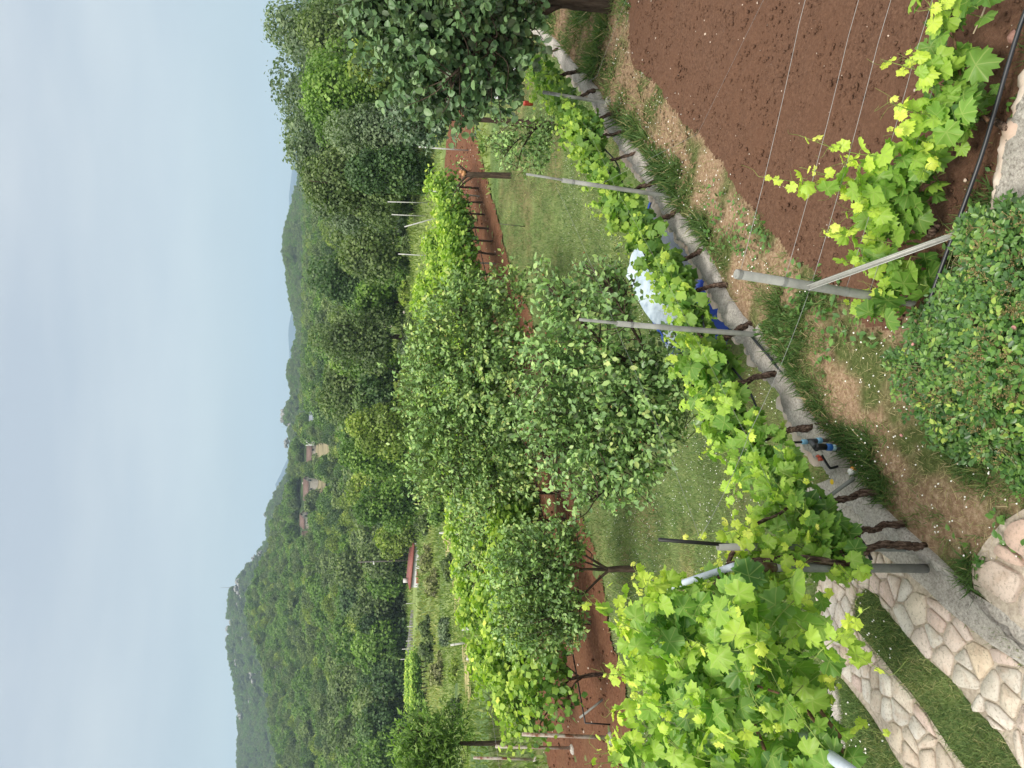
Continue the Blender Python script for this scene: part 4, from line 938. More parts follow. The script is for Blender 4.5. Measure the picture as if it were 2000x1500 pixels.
# ================================================================== POSTS AND WIRES OF THE GARDEN
def pipe_post(label, base, topp, r, name='trellis_post', material=PIPE, rings=(), rod=None, collar=True, group=None):
    e = empty(name, base, label, 'post', group); b = np.array(base, float); t = np.array(topp, float); d = t-b
    G = Geo(); k = 16; a = np.arange(k)/k*2*np.pi; T_ = nrm(d); X = nrm(np.cross(T_, [0, 1, 0])); Yv = np.cross(T_, X)
    ringv = lambda c, r_: c+(np.cos(a)*r_)[:, None]*X+(np.sin(a)*r_)[:, None]*Yv
    Z0 = np.zeros(3)
    V = np.concatenate([ringv(-T_*.08, r), ringv(d*.5, r), ringv(d, r), ringv(d, r*.74), ringv(d-T_*.12, r*.72)])
    G.add(V, [grid_faces2(5, k), (np.arange(k)+4*k)[None]]); G.build('pipe', material, e)
    for f in rings:
        G = Geo(); tube(G, [d*f-T_*.006, d*f+T_*.006], r*1.09, 14, cap=False); tube(G, [d*f-T_*.002, d*f+T_*.016], r*1.06, 14, cap=False); G.build('wire_tie', WIRE, e)
    if rod:
        G = Geo(); tube(G, [d-T_*.25, np.array(rod[:3])-b], .011 if len(rod) == 3 else rod[3], 8); G.build('rod', BLACK if name == 'trellis_post' else material, e)
    return e
def grid_faces2(nr, k):
    i, j = np.meshgrid(np.arange(nr-1), np.arange(k), indexing='ij'); j2 = (j+1) % k
    return np.stack([i*k+j, i*k+j2, (i+1)*k+j2, (i+1)*k+j], -1).reshape(-1, 4)
P2 = at_z(1790, 592, 0); P2t = at_y(1437, 535, P2[1])
e2 = pipe_post('thick grey pipe post with an open top and a slanting metal brace', P2, P2t, .027, rings=(.98, .745, .60, .41, .28))
# the brace: a galvanised angle bar from the post to the ground at the right
bs = at_y(1586, 558, P2[1]-.03); be_ = at_z(2060, 330, 0)
t_ = at_y(1852, 462, P2[1]-.55)
dirb = nrm(t_-bs); be_ = bs+dirb*((0-bs[2])/dirb[2]) if dirb[2] < 0 else t_
G = Geo()
nv = nrm(np.cross(dirb, [0, 1, 0])); n2_ = np.cross(dirb, nv)
for (u_, v_, w_, h_) in ((0, 0, .030, .004), (-.013, .015, .004, .030), (.013, .015, .004, .030)):
    V = []
    for c_ in (bs-dirb*.02, be_):
        for su, sv in ((-1, -1), (1, -1), (1, 1), (-1, 1)): V.append(c_+nv*(u_+su*w_/2)+n2_*(v_+sv*h_/2)-P2)
    G.add(V, np.array([[0,3,2,1],[4,5,6,7],[0,1,5,4],[1,2,6,5],[2,3,7,6],[3,0,4,7]]))
G.build('brace', METAL, e2, smooth=False)
PB = []
for lab, b_, t_, r_, rod in [('grey pipe post along the kerb wall half hidden behind vines near the dark tree', (1187, 201), (1060, 180), .022, None),
                        ('grey pipe post with a thinner pipe stuck in its top, along the kerb wall', (1312, 384), (1098, 352), .022, (1028, 340)),
                        ('tall grey pipe post rising through the fruit tree leaves on a concrete foot', (1482, 654), (1205, 632), .022, (1132, 624))]:
    B = at_z(*b_, 0); T_ = at_y(*t_, B[1]); R_ = None
    if rod: q = at_y(*rod, B[1]); R_ = (q[0], q[1], q[2], .012)
    e = pipe_post(lab, B, T_, r_, rings=(.9,), rod=R_, name='vine_post'); PB.append((B, T_, R_))
    if b_[0] != 1312:
        G = Geo(); blobs(G, [(0, 0, -.02)], .09, np.random.default_rng(b_[0]), squash=.7, jag=.1, base=ICO2); G.build('foot', CONC, e)
B4 = at_z(1777, 1071, 0); T4 = at_y(1402, 1068, B4[1]); r4 = at_y(1287, 1054, B4[1])
pipe_post('grey pipe post with a black rod standing in its open top', B4, T4, .021, rings=(.8, .45), rod=tuple(r4))
# pergola: post with beams
B5 = at_z(1803, 1111, .0); T5 = at_y(1436, 1107, B5[1])
e = empty('vine_pergola', B5, 'pipe pergola frame carrying the big leafy vine', 'pergola')
G = Geo(); tube(G, [(0, 0, -.05), T5-B5], .027, 16); G.build('post', PIPE, e)
G = Geo(); tube(G, [(T5-B5)*.80, T5-B5+np.array([0, 0, .01])], .0285, 16); G.build('rusty_sleeve', noise_mat('rusty_sleeve', [(.35, (.10, .055, .03)), (.7, (.27, .22, .18))], 14, 7, .9, .3, .003), e)
BEAM = plain('pale_blue_pipe', (.46, .52, .60), .45, .4, 0, .1, 20)
bm0 = T5+np.array([0, 0, .02]); bm1 = at_y(1398, 1152, 4.9); bm1 = bm0+(bm1-bm0)*np.array([1, 1, 0])*1.0
G = Geo(); tube(G, [bm0-B5-nrm(bm1-bm0)*.03, bm0+(bm1-bm0)*1.0-B5], .021, 12); G.build('beam', BEAM, e)
bq = at_y(1610, 1468, 2.7); bq2 = at_y(1668, 1512, 2.3); 
G = Geo(); tube(G, [bq+(bq-bq2)*1.0-B5, bq+(bq2-bq)*1.7-B5], .024, 12); G.build('beam', BEAM, e)

def wire(pts, label, r=.0016, sag=.01, name='trellis_wire', material=WIRE, group='trellis wires'):
    P = np.array(pts, float); Q = []
    for a_, b_ in zip(P[:-1], P[1:]):
        for t in np.linspace(0, 1, 9)[:-1]: Q.append(a_+(b_-a_)*t-np.array([0, 0, sag*4*t*(1-t)]))
    Q.append(P[-1]); Q = np.array(Q); G = Geo(); tube(G, Q-Q[0], r, 5)
    if r > .00125 and name == 'trellis_wire':
        rg = np.random.default_rng(len(label))
        for i in range(1, len(Q)-1, 2): blobs(G, [Q[i]-Q[0]], r*2.2, rg, squash=1)
    o = G.build(name, material, loc=tuple(Q[0])); tag(o, label, 'wire', group); return o
ROWD = np.array([1.3, -.575, 0]); ROWD = ROWD/np.linalg.norm(ROWD)
d5 = P2t-P2
for f, lab in ((.98, 'topmost slack wire running from the open topped post over the brown soil'), (.745, 'second wire from the top of the open topped post'), (.60, 'third wire from the top, tied where the brace meets the post'), (.41, 'fourth wire on the open topped post running into the vine leaves'), (.28, 'lowest wire on the open topped post among the vine leaves')):
    s_ = P2+d5*f; wire([s_, s_+ROWD*1.3, s_+ROWD*3.0], lab, .0013, .012)
wa = at_y(1491, 0, 4.2); wb = at_y(1363, 261, 6.4); wc = at_y(1270, 452, 7.0)
wire([wa+(wa-wb)*.3, wa, wb, PB[1][0]+np.array([0, 0, .9])], 'long thin wire crossing the brown soil high above the bed', .0008, .0)
wire([at_y(1245, -60, 7.8), at_y(1165, 150, 9.0), PB[0][0]+np.array([0, 0, .62])], 'thin wire crossing the dry grass below the dark tree', .0009, .0)
R4 = np.array(r4)-np.array([0, 0, .25])
wire([P2+d5*.6, at_y(1463, 847, 4.0), R4], 'thin wire slanting from the brace post to the black rod', .0012, .02)
wire([R4, PB[2][0]+np.array([0, 0, 1.25]), PB[1][0]+np.array([0, 0, 1.25]), PB[0][0]+np.array([0, 0, .8])], 'upper wire over the vine row along the kerb wall', .0008, .02)
wire([B4+np.array([0, 0, .75]), PB[2][0]+np.array([0, 0, .6]), PB[1][0]+np.array([0, 0, .6]), PB[0][0]+np.array([0, 0, .5])], 'lower wire through the vine row along the kerb wall', .0008, .02)

# ================================================================== GRAPEVINES
VLEAF = leaf_mat('vine_leaf', [(0, (.040, .098, .018)), (.3, (.112, .205, .034)), (.6, (.225, .325, .046)), (.85, (.36, .42, .06)), (1, (.46, .47, .09))], .36, .45, .35, veins=True, var=.12)
VLEAF2 = leaf_mat('row_vine_leaf', [(0, (.036, .085, .016)), (.3, (.095, .170, .030)), (.6, (.185, .27, .04)), (.85, (.29, .35, .055)), (1, (.40, .43, .08))], .34, .5, .3, var=.12)
SHOOT = plain('green_shoot', (.22, .30, .07), .6, .3, 0, .25, 12)
CANE = noise_mat('brown_cane', [(.3, (.10, .05, .03)), (.7, (.25, .15, .09))], 30, 6, .8, .3, .004)
def shoot(S, Gl, Gs, rng, p0, d0, length, n, size, templates, t0=.3, t1=.9, droop=.0, curl=1., tend=True, r=.0032, uv=True):
    """a growing shoot: stem, leaves on petioles that get smaller and yellower to the tip, tendrils"""
    m = 14; P = [np.array(p0, float)]; d = nrm(d0)
    side = nrm(np.cross(d, rng.normal(size=3)))
    for i in range(m):
        d = nrm(d + np.array([0, 0, -droop]) + .09*curl*rng.normal(size=3)); P.append(P[-1]+d*length/m)
    P = np.array(P); tube(Gs, P, np.linspace(r, r*.35, len(P)), 5, .5)
    T_ = nrm(np.gradient(P, axis=0))
    for i in range(n):
        f = (i+.4+.3*rng.random())/n; k = min(int(f*m), m-1); c = P[k]; s = 1 if i % 2 else -1
        sz = size*(1.05-.78*f**2.2)*(.8+.4*rng.random())
        out = nrm(side*s+.55*rng.normal(size=3)+T_[k]*.3+np.array([0, 0, .15])); pe = c+out*sz*(.45+.35*rng.random())
        if sz > .03: tube(Gs, [c, (c+pe)/2+np.array([0, 0, .01]), pe], r*.42, 4, .5, cap=False)
        nor = nrm(np.array([-.12, -.35, .75])+.55*rng.normal(size=3)+out*.25); ax = nrm(out*.7+np.array([0, 0, -.55])+.35*rng.normal(size=3))
        tn = np.clip(t0+(t1-t0)*f**1.5+.10*rng.normal(), 0, 1)
        leaves(Gl, templates[rng.integers(len(templates))], [pe], [ax], [nor], sz*1.25, tn, uv)
    if tend:
        for q in range(rng.integers(2, 5)):
            k = rng.integers(m-6, m+1); c = P[k]; o = nrm(T_[k]+.8*rng.normal(size=3)+np.array([0, 0, .3])); L_ = size*(.6+.8*rng.random())
            tt = np.linspace(0, 1, 8)[:, None]; b = nrm(rng.normal(size=3)); tube(Gs, c+o*tt*L_+b*(tt**2)*L_*.5*np.sin(tt*4), np.linspace(r*.4, r*.2, 8), 4, .8, cap=False)
    return P
# --- vine row along the kerb wall
TB = [(1095, 96), (1137, 140), (1167, 177), (1206, 222), (1227, 258), (1248, 297), (1287, 358), (1326, 412), (1375, 493), (1419, 556), (1464, 631), (1526, 730), (1592, 829), (1712, 964), (1763, 1021)]
WB = [at_z(x, y, 0) for x, y in TB]
LEAN = np.array([-.55, .50, 0])                       # vines lean out over the wall, towards the lawn
WB2 = WB + [np.array([-.95, 3.7, 0])]
FOLI = {}
for i, b in enumerate(WB):
    k = len(WB)-1-i; rg = np.random.default_rng(1000+i)
    nxt = WB2[i+1]; prv = WB[i-1] if i else b+(b-nxt); al = nrm((nxt-prv)*np.array([1, 1, 0])); out = np.array([-al[1], al[0], 0]); out = out if out[0] < 0 else -out
    if i >= 13: out = out*.5+np.array([-.1, .3, 0])
    near = b[1] < 5.0
    e = empty('wall_vine', b, f'old grapevine trunk with leafy top along the kerb wall, {ORD[k]} counted from the stone driveway', 'grapevine', 'grapevines along the kerb wall')
    G = Geo(); hgt = (.30 if 7 <= i <= 10 else .38)+.06*rg.random(); ln = .17+.06*rg.random()
    if i >= 13: ln = .02; hgt = .50
    al_ = rg.uniform(-.12, .12); cs = [np.array([0, 0, -.06])]+[out*ln*f_**1.3+al*al_*f_+np.array([0, 0, hgt*f_])+.008*rg.normal(size=3)*(f_ < 1) for f_ in (.12, .28, .45, .62, .8, 1.)]
    p = smooth_path(np.array(cs), 6); th_ = (.75+.5*rg.random())
    tube(G, p, th_*np.interp(np.linspace(0, 1, len(p)), [0, .15, .5, .9, 1], [.036, .025, .019, .019, .026])*(1+.10*np.sin(np.arange(len(p))*.9+i)+.06*rg.normal(size=len(p))), 12, rough=.35, rng=rg)
    for s_ in range(7):                                  # loose strips of bark
        k_ = rg.integers(2, len(p)-10); o_ = nrm(rg.normal(size=3)*[1, 1, .2])*th_*.021; tube(G, p[k_:k_+8]+o_+.004*rg.normal(size=(8, 3)), .0035, 4)
    hd = p[-1]
    hw = .5*np.linalg.norm((nxt-prv)[:2])*.62
    for s in (-1, 1):
        q = smooth_path(np.array([hd-[0, 0, .03], hd+al*s*hw*.5+[0, 0, .06], hd+al*s*hw+[0, 0, .05]+.03*rg.normal(size=3)]), 4); tube(G, q, np.linspace(.014, .007, len(q)), 6, rough=.3, rng=rg)
    G.build('trunk', VINEBARK, e)
    Gl, Gs = Geo(), Geo(); dist_ = b[1]; tm = GR_HI if dist_ < 5.5 else GR_LO
    spc = hw*2; ns = int(9+17*spc)
    if i == 0: ns = 10
    for s in range(ns):
        f = rg.uniform(-1, 1); p0 = hd+al*f*hw*1.08+out*rg.normal()*.05+np.array([0, 0, .03*rg.random()])
        dr = nrm(np.array([0, 0, .6+.5*rg.random()])+out*rg.uniform(-.55, 1.1)+al*rg.normal()*.55); L_ = (.21+.24*rg.random())*(.72 if 7 <= i <= 10 else 1)
        if i >= 12: L_ *= 1.2
        shoot(None, Gl, Gs, rg, p0, dr, L_, 8, .098*(1+.15*rg.normal())*(.9 if dist_ > 6 else 1), tm, -.05+.33*rg.random(), .74, .05, tend=(dist_ < 6.5 and rg.random() < .5), uv=dist_ < 5.5)
        if rg.random() < (.6 if i < 11 else .35): shoot(None, Gl, Gs, rg, p0, nrm(out*.6*rg.normal()+al*rg.normal()+np.array([0, 0, -.12])), .13+.12*rg.random(), 5, .10, tm, .05, .4, .06, tend=False, uv=dist_ < 5.5)
    if i in (13, 14):
        for s in range(3): shoot(None, Gl, Gs, rg, hd+[-.05, .1, .15], nrm(np.array([-.35-.3*rg.random(), .3*rg.normal(), .75])), .55+.2*rg.random(), 9, .09, tm, .5, 1., .03)
    Gl.build('foliage', VLEAF if dist_ < 5.5 else VLEAF2, e); Gs.build('shoots', SHOOT, e)
# drip hose along that row
def hose(pts, r, label, cat='hose', material=HOSE, name='drip_hose', n=8):
    P = smooth_path(np.array(pts), n); G = Geo(); tube(G, P-P[0], r, 10); return tag(G.build(name, material, loc=tuple(P[0])), label, cat)
hp = []
for i, b in enumerate(WB[2:13]):
    hp.append(b+np.array([-.12, .10, .33-.10*(i % 2)]))
hose(hp, .009, 'thin black drip hose hung along the vine row by the kerb wall')
hose([at_z(1464, 652, .05), at_z(1480, 672, .06), at_z(1500, 694, .055), at_z(1517, 716, .04), at_z(1530, 730, .02)], .010, 'short black hose bent over the concrete cap near the tall grey post')
c0 = at_z(1712, 964, 0)
hose([at_y(1600, 972, 4.15), at_y(1625, 1002, 4.1), at_y(1660, 1034, 4.05), at_y(1685, 1060, 4.0), at_y(1702, 1094, 3.95)], .011, 'black hose end dangling between the two vine trunks over the driveway', n=8)

# --- big pergola vine at the lower left
rg = np.random.default_rng(77)
vb = at_z(1805, 1068, 0); e = empty('pergola_vine', vb, 'big lime green grapevine with a twisted trunk spreading over the pergola', 'grapevine')
tp = [(1805, 1068, 3.84), (1760, 1065, 3.82), (1725, 1063, 3.82), (1695, 1074, 3.80), (1672, 1094, 3.80), (1640, 1100, 3.80), (1585, 1093, 3.82), (1535, 1090, 3.85), (1490, 1094, 3.88), (1455, 1098, 3.9), (1425, 1104, 3.92), (1408, 1125, 4.0), (1395, 1150, 4.2), (1392, 1200, 4.5)]
G = Geo(); p = smooth_path(np.array([at_y(x, y, Y) for x, y, Y in tp])-vb, 6); tube(G, p, np.linspace(.024, .015, len(p))*(1+.1*rg.normal(size=len(p))), 10, rough=.4, rng=rg)
q = smooth_path(np.array([at_y(x, y, Y) for x, y, Y in [(1422, 1104, 3.92), (1428, 1085, 3.95), (1446, 1052, 4.0), (1470, 1030, 4.05), (1492, 1016, 4.1), (1520, 1005, 4.15), (1548, 985, 4.2)]])-vb, 5)
tube(G, q, np.linspace(.014, .009, len(q)), 7, rough=.4, rng=rg)
G.build('trunk', VINEBARK, e)
Gl, Gs, Gc = Geo(), Geo(), Geo()
PERG = [(1230, 1215), (1300, 1150), (1350, 1135), (1430, 1128), (1470, 1165), (1510, 1205), (1520, 1262), (1510, 1330), (1530, 1380), (1575, 1440), (1590, 1520), (1560, 1570), (1190, 1570), (1195, 1470), (1215, 1390), (1205, 1300)]
cnt = 0
while cnt < 175:
    x_, y_ = rg.uniform(1230, 1640), rg.uniform(1110, 1580)
    if not inpoly(PERG, np.array([x_]), np.array([y_]))[0]: continue
    Yd = 3.2+1.7*rg.random()-.8*(x_-1200)/440; Yd = max(Yd, 2.45)
    p0 = at_y(x_, y_, Yd); up = .9 if x_ < 1400 else .45
    L_ = .28+.3*rg.random()
    p0 = p0-np.array([0, 0, L_*.45])
    shoot(None, Gl, Gs, rg, p0-vb, nrm(np.array([.35*rg.normal(), .3*rg.normal()-.15, up*(.5+.7*rg.random())])), L_, 9, .092*(1+.18*rg.normal()), GR_HI, -.10+.48*rg.random(), .85, .05, tend=rg.random() < .5)
    cnt += 1
# long shoots standing up out of the mass, and one reaching to the upper right
for (x_, y_, tx, ty) in [(1290, 1180, 1222, 1115), (1260, 1215, 1205, 1225), (1300, 1290, 1185, 1262), (1270, 1330, 1188, 1322), (1260, 1400, 1180, 1385), (1290, 1450, 1165, 1478), (1250, 1480, 1180, 1440), (1330, 1150, 1275, 1122), (1250, 1250, 1195, 1240)]:
    Yd = 4.0; a_, b_ = at_y(x_, y_, Yd), at_y(tx, ty, Yd-.1); shoot(None, Gl, Gs, rg, a_-vb, b_-a_, np.linalg.norm(b_-a_), 9, .085, GR_HI, .5, 1., .02, curl=.7)
for (x_, y_, tx, ty) in [(1480, 1130, 1405, 1010), (1500, 1110, 1440, 990), (1530, 1100, 1385, 1045), (1520, 1080, 1600, 1040), (1600, 1085, 1640, 1068)]:
    Yd = 3.95; a_, b_ = at_y(x_, y_, Yd), at_y(tx, ty, Yd); shoot(None, Gl, Gs, rg, a_-vb, b_-a_, np.linalg.norm(b_-a_), 9, .085, GR_HI, .4, 1., .02)
for (x_, y_) in [(1470, 1130), (1500, 1122), (1520, 1150), (1460, 1085), (1530, 1075), (1600, 1075)]:
    p0 = at_y(x_, y_, 3.85+.15*rg.random()); shoot(None, Gl, Gs, rg, p0-vb, nrm(np.array([.5*rg.normal(), -.2, .3*rg.normal()])), .25, 6, .09, GR_HI, .2, .8, .05, tend=False)
for c_ in [((1640, 1440, 2.9), (1560, 1330, 3.4), (1500, 1250, 3.7), (1440, 1180, 3.85), (1400, 1140, 3.95)), ((1700, 1520, 2.5), (1600, 1420, 2.9), (1560, 1370, 3.2), (1480, 1340, 3.4)), ((1500, 1480, 3.2), (1450, 1350, 3.6), (1420, 1220, 3.9))]:
    q = smooth_path(np.array([at_y(*v) for v in c_])-vb, 5); tube(Gc, q, np.linspace(.010, .006, len(q)), 7, rough=.3, rng=rg)
Gl.build('foliage', VLEAF, e); Gs.build('shoots', SHOOT, e); Gc.build('canes', CANE, e)

# --- vine on the wires at the right
rg = np.random.default_rng(91)
rb = at_z(2010, 268, .02); e = empty('trellis_vine', rb, 'bright green grapevine climbing the wires at the lower right over the brown soil', 'grapevine')
rowp = lambda s, z: np.array([P2[0], P2[1], 0])+ROWD*s+np.array([0, 0, z])
G = Geo(); p = smooth_path(np.array([rb-[0, 0, .1], at_y(1975, 254, 3.2), at_y(1945, 238, 3.33), at_y(1900, 225, 3.42)])-rb, 6); tube(G, p, np.linspace(.024, .016, len(p)), 9, rough=.4, rng=rg)
G.build('trunk', VINEBARK, e)
def rowpt(x, y, off=0):
    d = ray(x, y); n_ = np.array([ROWD[1], -ROWD[0], 0]); t = np.dot(np.array([P2[0], P2[1], 0])-CAMP, n_)/np.dot(d, n_); q = CAMP+d*t+n_*off; return q if q[2] > .16 else at_z(x, y, .16+abs(off))
Gl, Gs, Gc = Geo(), Geo(), Geo()
for c_ in [[(1930, 236), (1890, 190), (1870, 120), (1860, 40), (1850, -60)], [(1905, 232), (1850, 285), (1810, 340), (1790, 400), (1790, 440)]]:
    q = smooth_path(np.array([rowpt(*v) for v in c_])-rb, 5); tube(Gc, q, np.linspace(.009, .006, len(q)), 7, rough=.3, rng=rg)
SH = [((1900, 215), (1745, 195)), ((1880, 170), (1740, 100)), ((1900, 120), (1760, 90)), ((1880, 80), (1800, 20)), ((1900, 30), (1790, 10)), ((1860, 150), (1770, 140)), ((1890, 200), (1790, 240)), ((1880, 230), (1690, 212)), ((1890, 245), (1800, 200)), ((1850, -20), (1780, -30)),
      ((1905, 235), (1800, 265)), ((1840, 290), (1695, 240)), ((1830, 310), (1640, 300)), ((1815, 330), (1590, 290)), ((1815, 345), (1570, 350)), ((1790, 345), (1500, 405)), ((1800, 360), (1640, 355)), ((1810, 390), (1625, 415)), ((1790, 420), (1640, 430)), ((1800, 440), (1660, 470)),
      ((1740, 470), (1580, 465)), ((1730, 500), (1640, 510)), ((1780, 530), (1700, 540)), ((1770, 570), (1700, 560)), ((1760, 430), (1690, 400)), ((1820, 300), (1760, 300)), ((1800, 380), (1720, 380)), ((1850, 250), (1790, 320)), ((1790, 460), (1720, 440)), ((1780, 500), (1730, 545)), ((1740, 580), (1670, 600))]
for a_, b_ in SH:
    a_ = (min(a_[0], 1895), a_[1]); A, B = rowpt(*a_, .08*rg.normal()), rowpt(*b_, .10*rg.normal()); L_ = np.linalg.norm(B-A)
    shoot(None, Gl, Gs, rg, A-rb, B-A, L_, int(6+L_*11), .100, GR_HI, .22, .85 if L_ < .45 else 1., .0, curl=.6, tend=True, r=.0034)
for x_, y_ in [(1930, 215), (1905, 130), (1925, 180), (1890, 250), (1935, 225), (1880, 60), (1850, 20), (1835, 210), (1860, 200), (1790, 405), (1760, 395), (1790, 370), (1770, 340), (1750, 360), (1780, 440), (1750, 460), (1770, 545), (1750, 535), (1700, 610), (1680, 600)]:
    A = rowpt(min(x_, 1908), y_, .1*rg.normal()); shoot(None, Gl, Gs, rg, A-rb, rg.normal(size=3)+np.array([0, 0, .2]), .12, 3, .12, GR_HI, .10, .4, .1, tend=False)
Gl.build('foliage', VLEAF, e); Gs.build('shoots', SHOOT, e); Gc.build('canes', CANE, e)
G = Geo(); q = smooth_path(np.array([rowpt(1935, -20), rowpt(1922, 20), rowpt(1901, 66)]), 5); tube(G, q-q[0], np.linspace(.006, .004, len(q)), 6)
tag(G.build('dry_cane', plain('dry_cane', (.45, .36, .25), .8), loc=tuple(q[0])), 'pale dry cane hanging over the soil at the lower right corner', 'cane')
hose([at_z(x, y, .17) for x, y in [(2045, -70), (2000, 30), (1968, 130), (1945, 210), (1915, 310), (1872, 430), (1845, 505), (1825, 560), (1812, 600)]], .0115, 'thick black irrigation hose tied along the wire row at the lower right')
G = Geo(); q = rowpt(1818, 453); blobs(G, [(0, 0, 0), (.03, 0, -.03)], [.035, .03], rg, squash=.8, jag=.1, base=ICO2); tag(G.build('vine_stump', VINEBARK, loc=tuple(q)), 'dark knotted vine stump beside the metal brace', 'stump')

# --- vineyard rows on the red soil below
LP = [on_low(x, y)[:2] for x, y in [(1186, 1341), (1161, 1261), (968, 515), (944, 408), (925, 327)]]
r0 = np.array(LP[0]); r1 = np.array(LP[4]); rdv = (r1-r0)/np.linalg.norm(r1-r0); rnv = np.array([-rdv[1], rdv[0]])
ROWL = np.linalg.norm(r1-r0)
vmesh = []
for v in range(4):
    rg = np.random.default_rng(500+v); G = Geo(); ht = .72+.08*rg.random(); p = smooth_path(np.array([[0, 0, -.1], [.05*rg.normal(), .05*rg.normal(), .3], [.05*rg.normal(), .05*rg.normal(), ht]]), 5); tube(G, p, np.linspace(.045, .03, len(p)), 7, rough=.5, rng=rg)
    for s in (-1, 1):
        for z_ in (0, .22):
            q = smooth_path(np.array([[p[-1][0], p[-1][1], ht-.25+z_], [s*.22, .06*rg.normal(), ht-.05+z_], [s*.5, .08*rg.normal(), ht+.12+z_]]), 4); tube(G, q, np.linspace(.022, .01, len(q)), 5, rough=.3, rng=rg)
    Gl = Geo(); n = 560
    ps = np.stack([rg.normal(size=n)*.42, rg.normal(size=n)*.22, .70+1.08*rg.random(n)**.9], 1); ps[:, 2] += .10*np.sin(ps[:, 0]*7+v)
    d = nrm(np.stack([ps[:, 0]*.3, ps[:, 1]*2, ps[:, 2]-1.1], 1)+.5*rg.normal(size=(n, 3)))
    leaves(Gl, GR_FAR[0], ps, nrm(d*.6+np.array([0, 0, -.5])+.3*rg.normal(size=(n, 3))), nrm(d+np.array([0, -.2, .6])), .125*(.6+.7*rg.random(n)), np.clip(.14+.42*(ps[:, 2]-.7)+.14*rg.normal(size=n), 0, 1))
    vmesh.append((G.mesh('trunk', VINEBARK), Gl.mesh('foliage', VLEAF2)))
ROWN = ['front vineyard row', 'second vineyard row', 'third vineyard row', 'fourth vineyard row', 'farthest vineyard row']
rg = np.random.default_rng(5)
for r_ in range(5):
    nv_ = [22, 22, 20, 11, 10][r_]; st = [0.35, 1.0, 3.0, 14.5, 15.5][r_]
    for k in range(nv_):
        xy = r0+rdv*(st+k*.95+.12*rg.normal())+rnv*(r_*2.6); z = low1(xy[0], xy[1])
        e = empty('row_vine', (xy[0], xy[1], z), f'pruned grapevine with bright leaves, {ORD[k]} in the {ROWN[r_]} from the left', 'grapevine', 'grapevines of the lower vineyard rows', math.atan2(rdv[1], rdv[0])+(math.pi if rg.random() < .5 else 0))
        s = .92+.2*rg.random(); e.scale = (s, s, s*1.05)
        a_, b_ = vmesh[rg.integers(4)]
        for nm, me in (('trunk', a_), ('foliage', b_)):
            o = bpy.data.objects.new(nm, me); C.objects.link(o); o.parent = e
def row_post(px_b, px_t, label, m, r=.032, foot=False, group='vineyard posts', name='vineyard_post', Y=None):
    b = on_low(*px_b); t = at_y(px_t[0], px_t[1], b[1]); e = empty(name, b, label, 'post', group)
    G = Geo(); tube(G, [(0, 0, -.1), t-b], r, 10); G.build('pole', m, e)
    if foot: G = Geo(); blobs(G, [(0, 0, 0)], .12, np.random.default_rng(px_b[0]), squash=.8, jag=.12, base=ICO2); G.build('foot', CONC, e)
    else:
        G = Geo(); tube(G, [(t-b)*.8, (t-b)*.8+np.array([0, 0, .02])], r*1.15, 8); G.build('wire_tie', WIRE, e)
    return e
row_post((1195, 1442), (1020, 1434), 'rusty white pipe post at the left end of the front vineyard row', RUST, .035, True)
row_post((1120, 1462), (968, 1458), 'rusty white pipe post with a concrete foot, middle of the three at the left', RUST, .035, True)
row_post((1048, 1484), (925, 1480), 'rusty pipe post at the left margin, farthest of the three', RUST, .035, True)
for i, (b, t, lab) in enumerate([((970, 515), (864, 510), 'white post in front of the bright vine row left of the soil strip end'), ((938, 384), (838, 372), 'white post in the front vine row behind the pruned stump tree'), ((916, 294), (818, 287), 'white post of the front vine row under the dark leaved tree'), ((850, 500), (778, 496), 'thin white post at the left end of the second vine row'), ((868, 420), (790, 443), 'white post standing among the second row leaves'), ((840, 360), (758, 352), 'tall pale leaning post at the wooded edge'), ((826, 316), (755, 313), 'brown pale post pair member at the wooded edge by the trunks'),
        ((822, 312), (756, 319), 'pale post beside the brown one at the wooded edge'), ((818, 276), (750, 274), 'pale post right of the bare trunks'), ((812, 162), (737, 160), 'pale post top seen over the dark leaved shrub'), ((842, 396), (757, 394), 'pale post with a bent top above the vine rows'), ((835, 422), (765, 419), 'pale post over the second row near the orange boulder'), ((868, 466), (825, 464), 'short pale post within the bright vine leaves'), ((842, 552), (812, 551), 'small pale post left of the vine row ends')]):
    row_post(b, t, lab, WHITEPOST, .03)
for b, t, lab in [((914, 1043), (858, 1041), 'tall pale post alone in the field at the end of the mown strip'), ((937, 1226), (902, 1229), 'pale pipe post above the left vine row, nearer the fruit tree'), ((915, 1254), (880, 1260), 'pale pipe post above the left vine row, nearer the left margin'), ((972, 1176), (935, 1175), 'short white pipe behind the small fruit tree'), ((932, 1287), (911, 1287), 'short white pipe stub over the left vine row')]:
    q = at_y(b[0], b[1], 40); row_post(b, t, lab, WHITEPOST, .05)
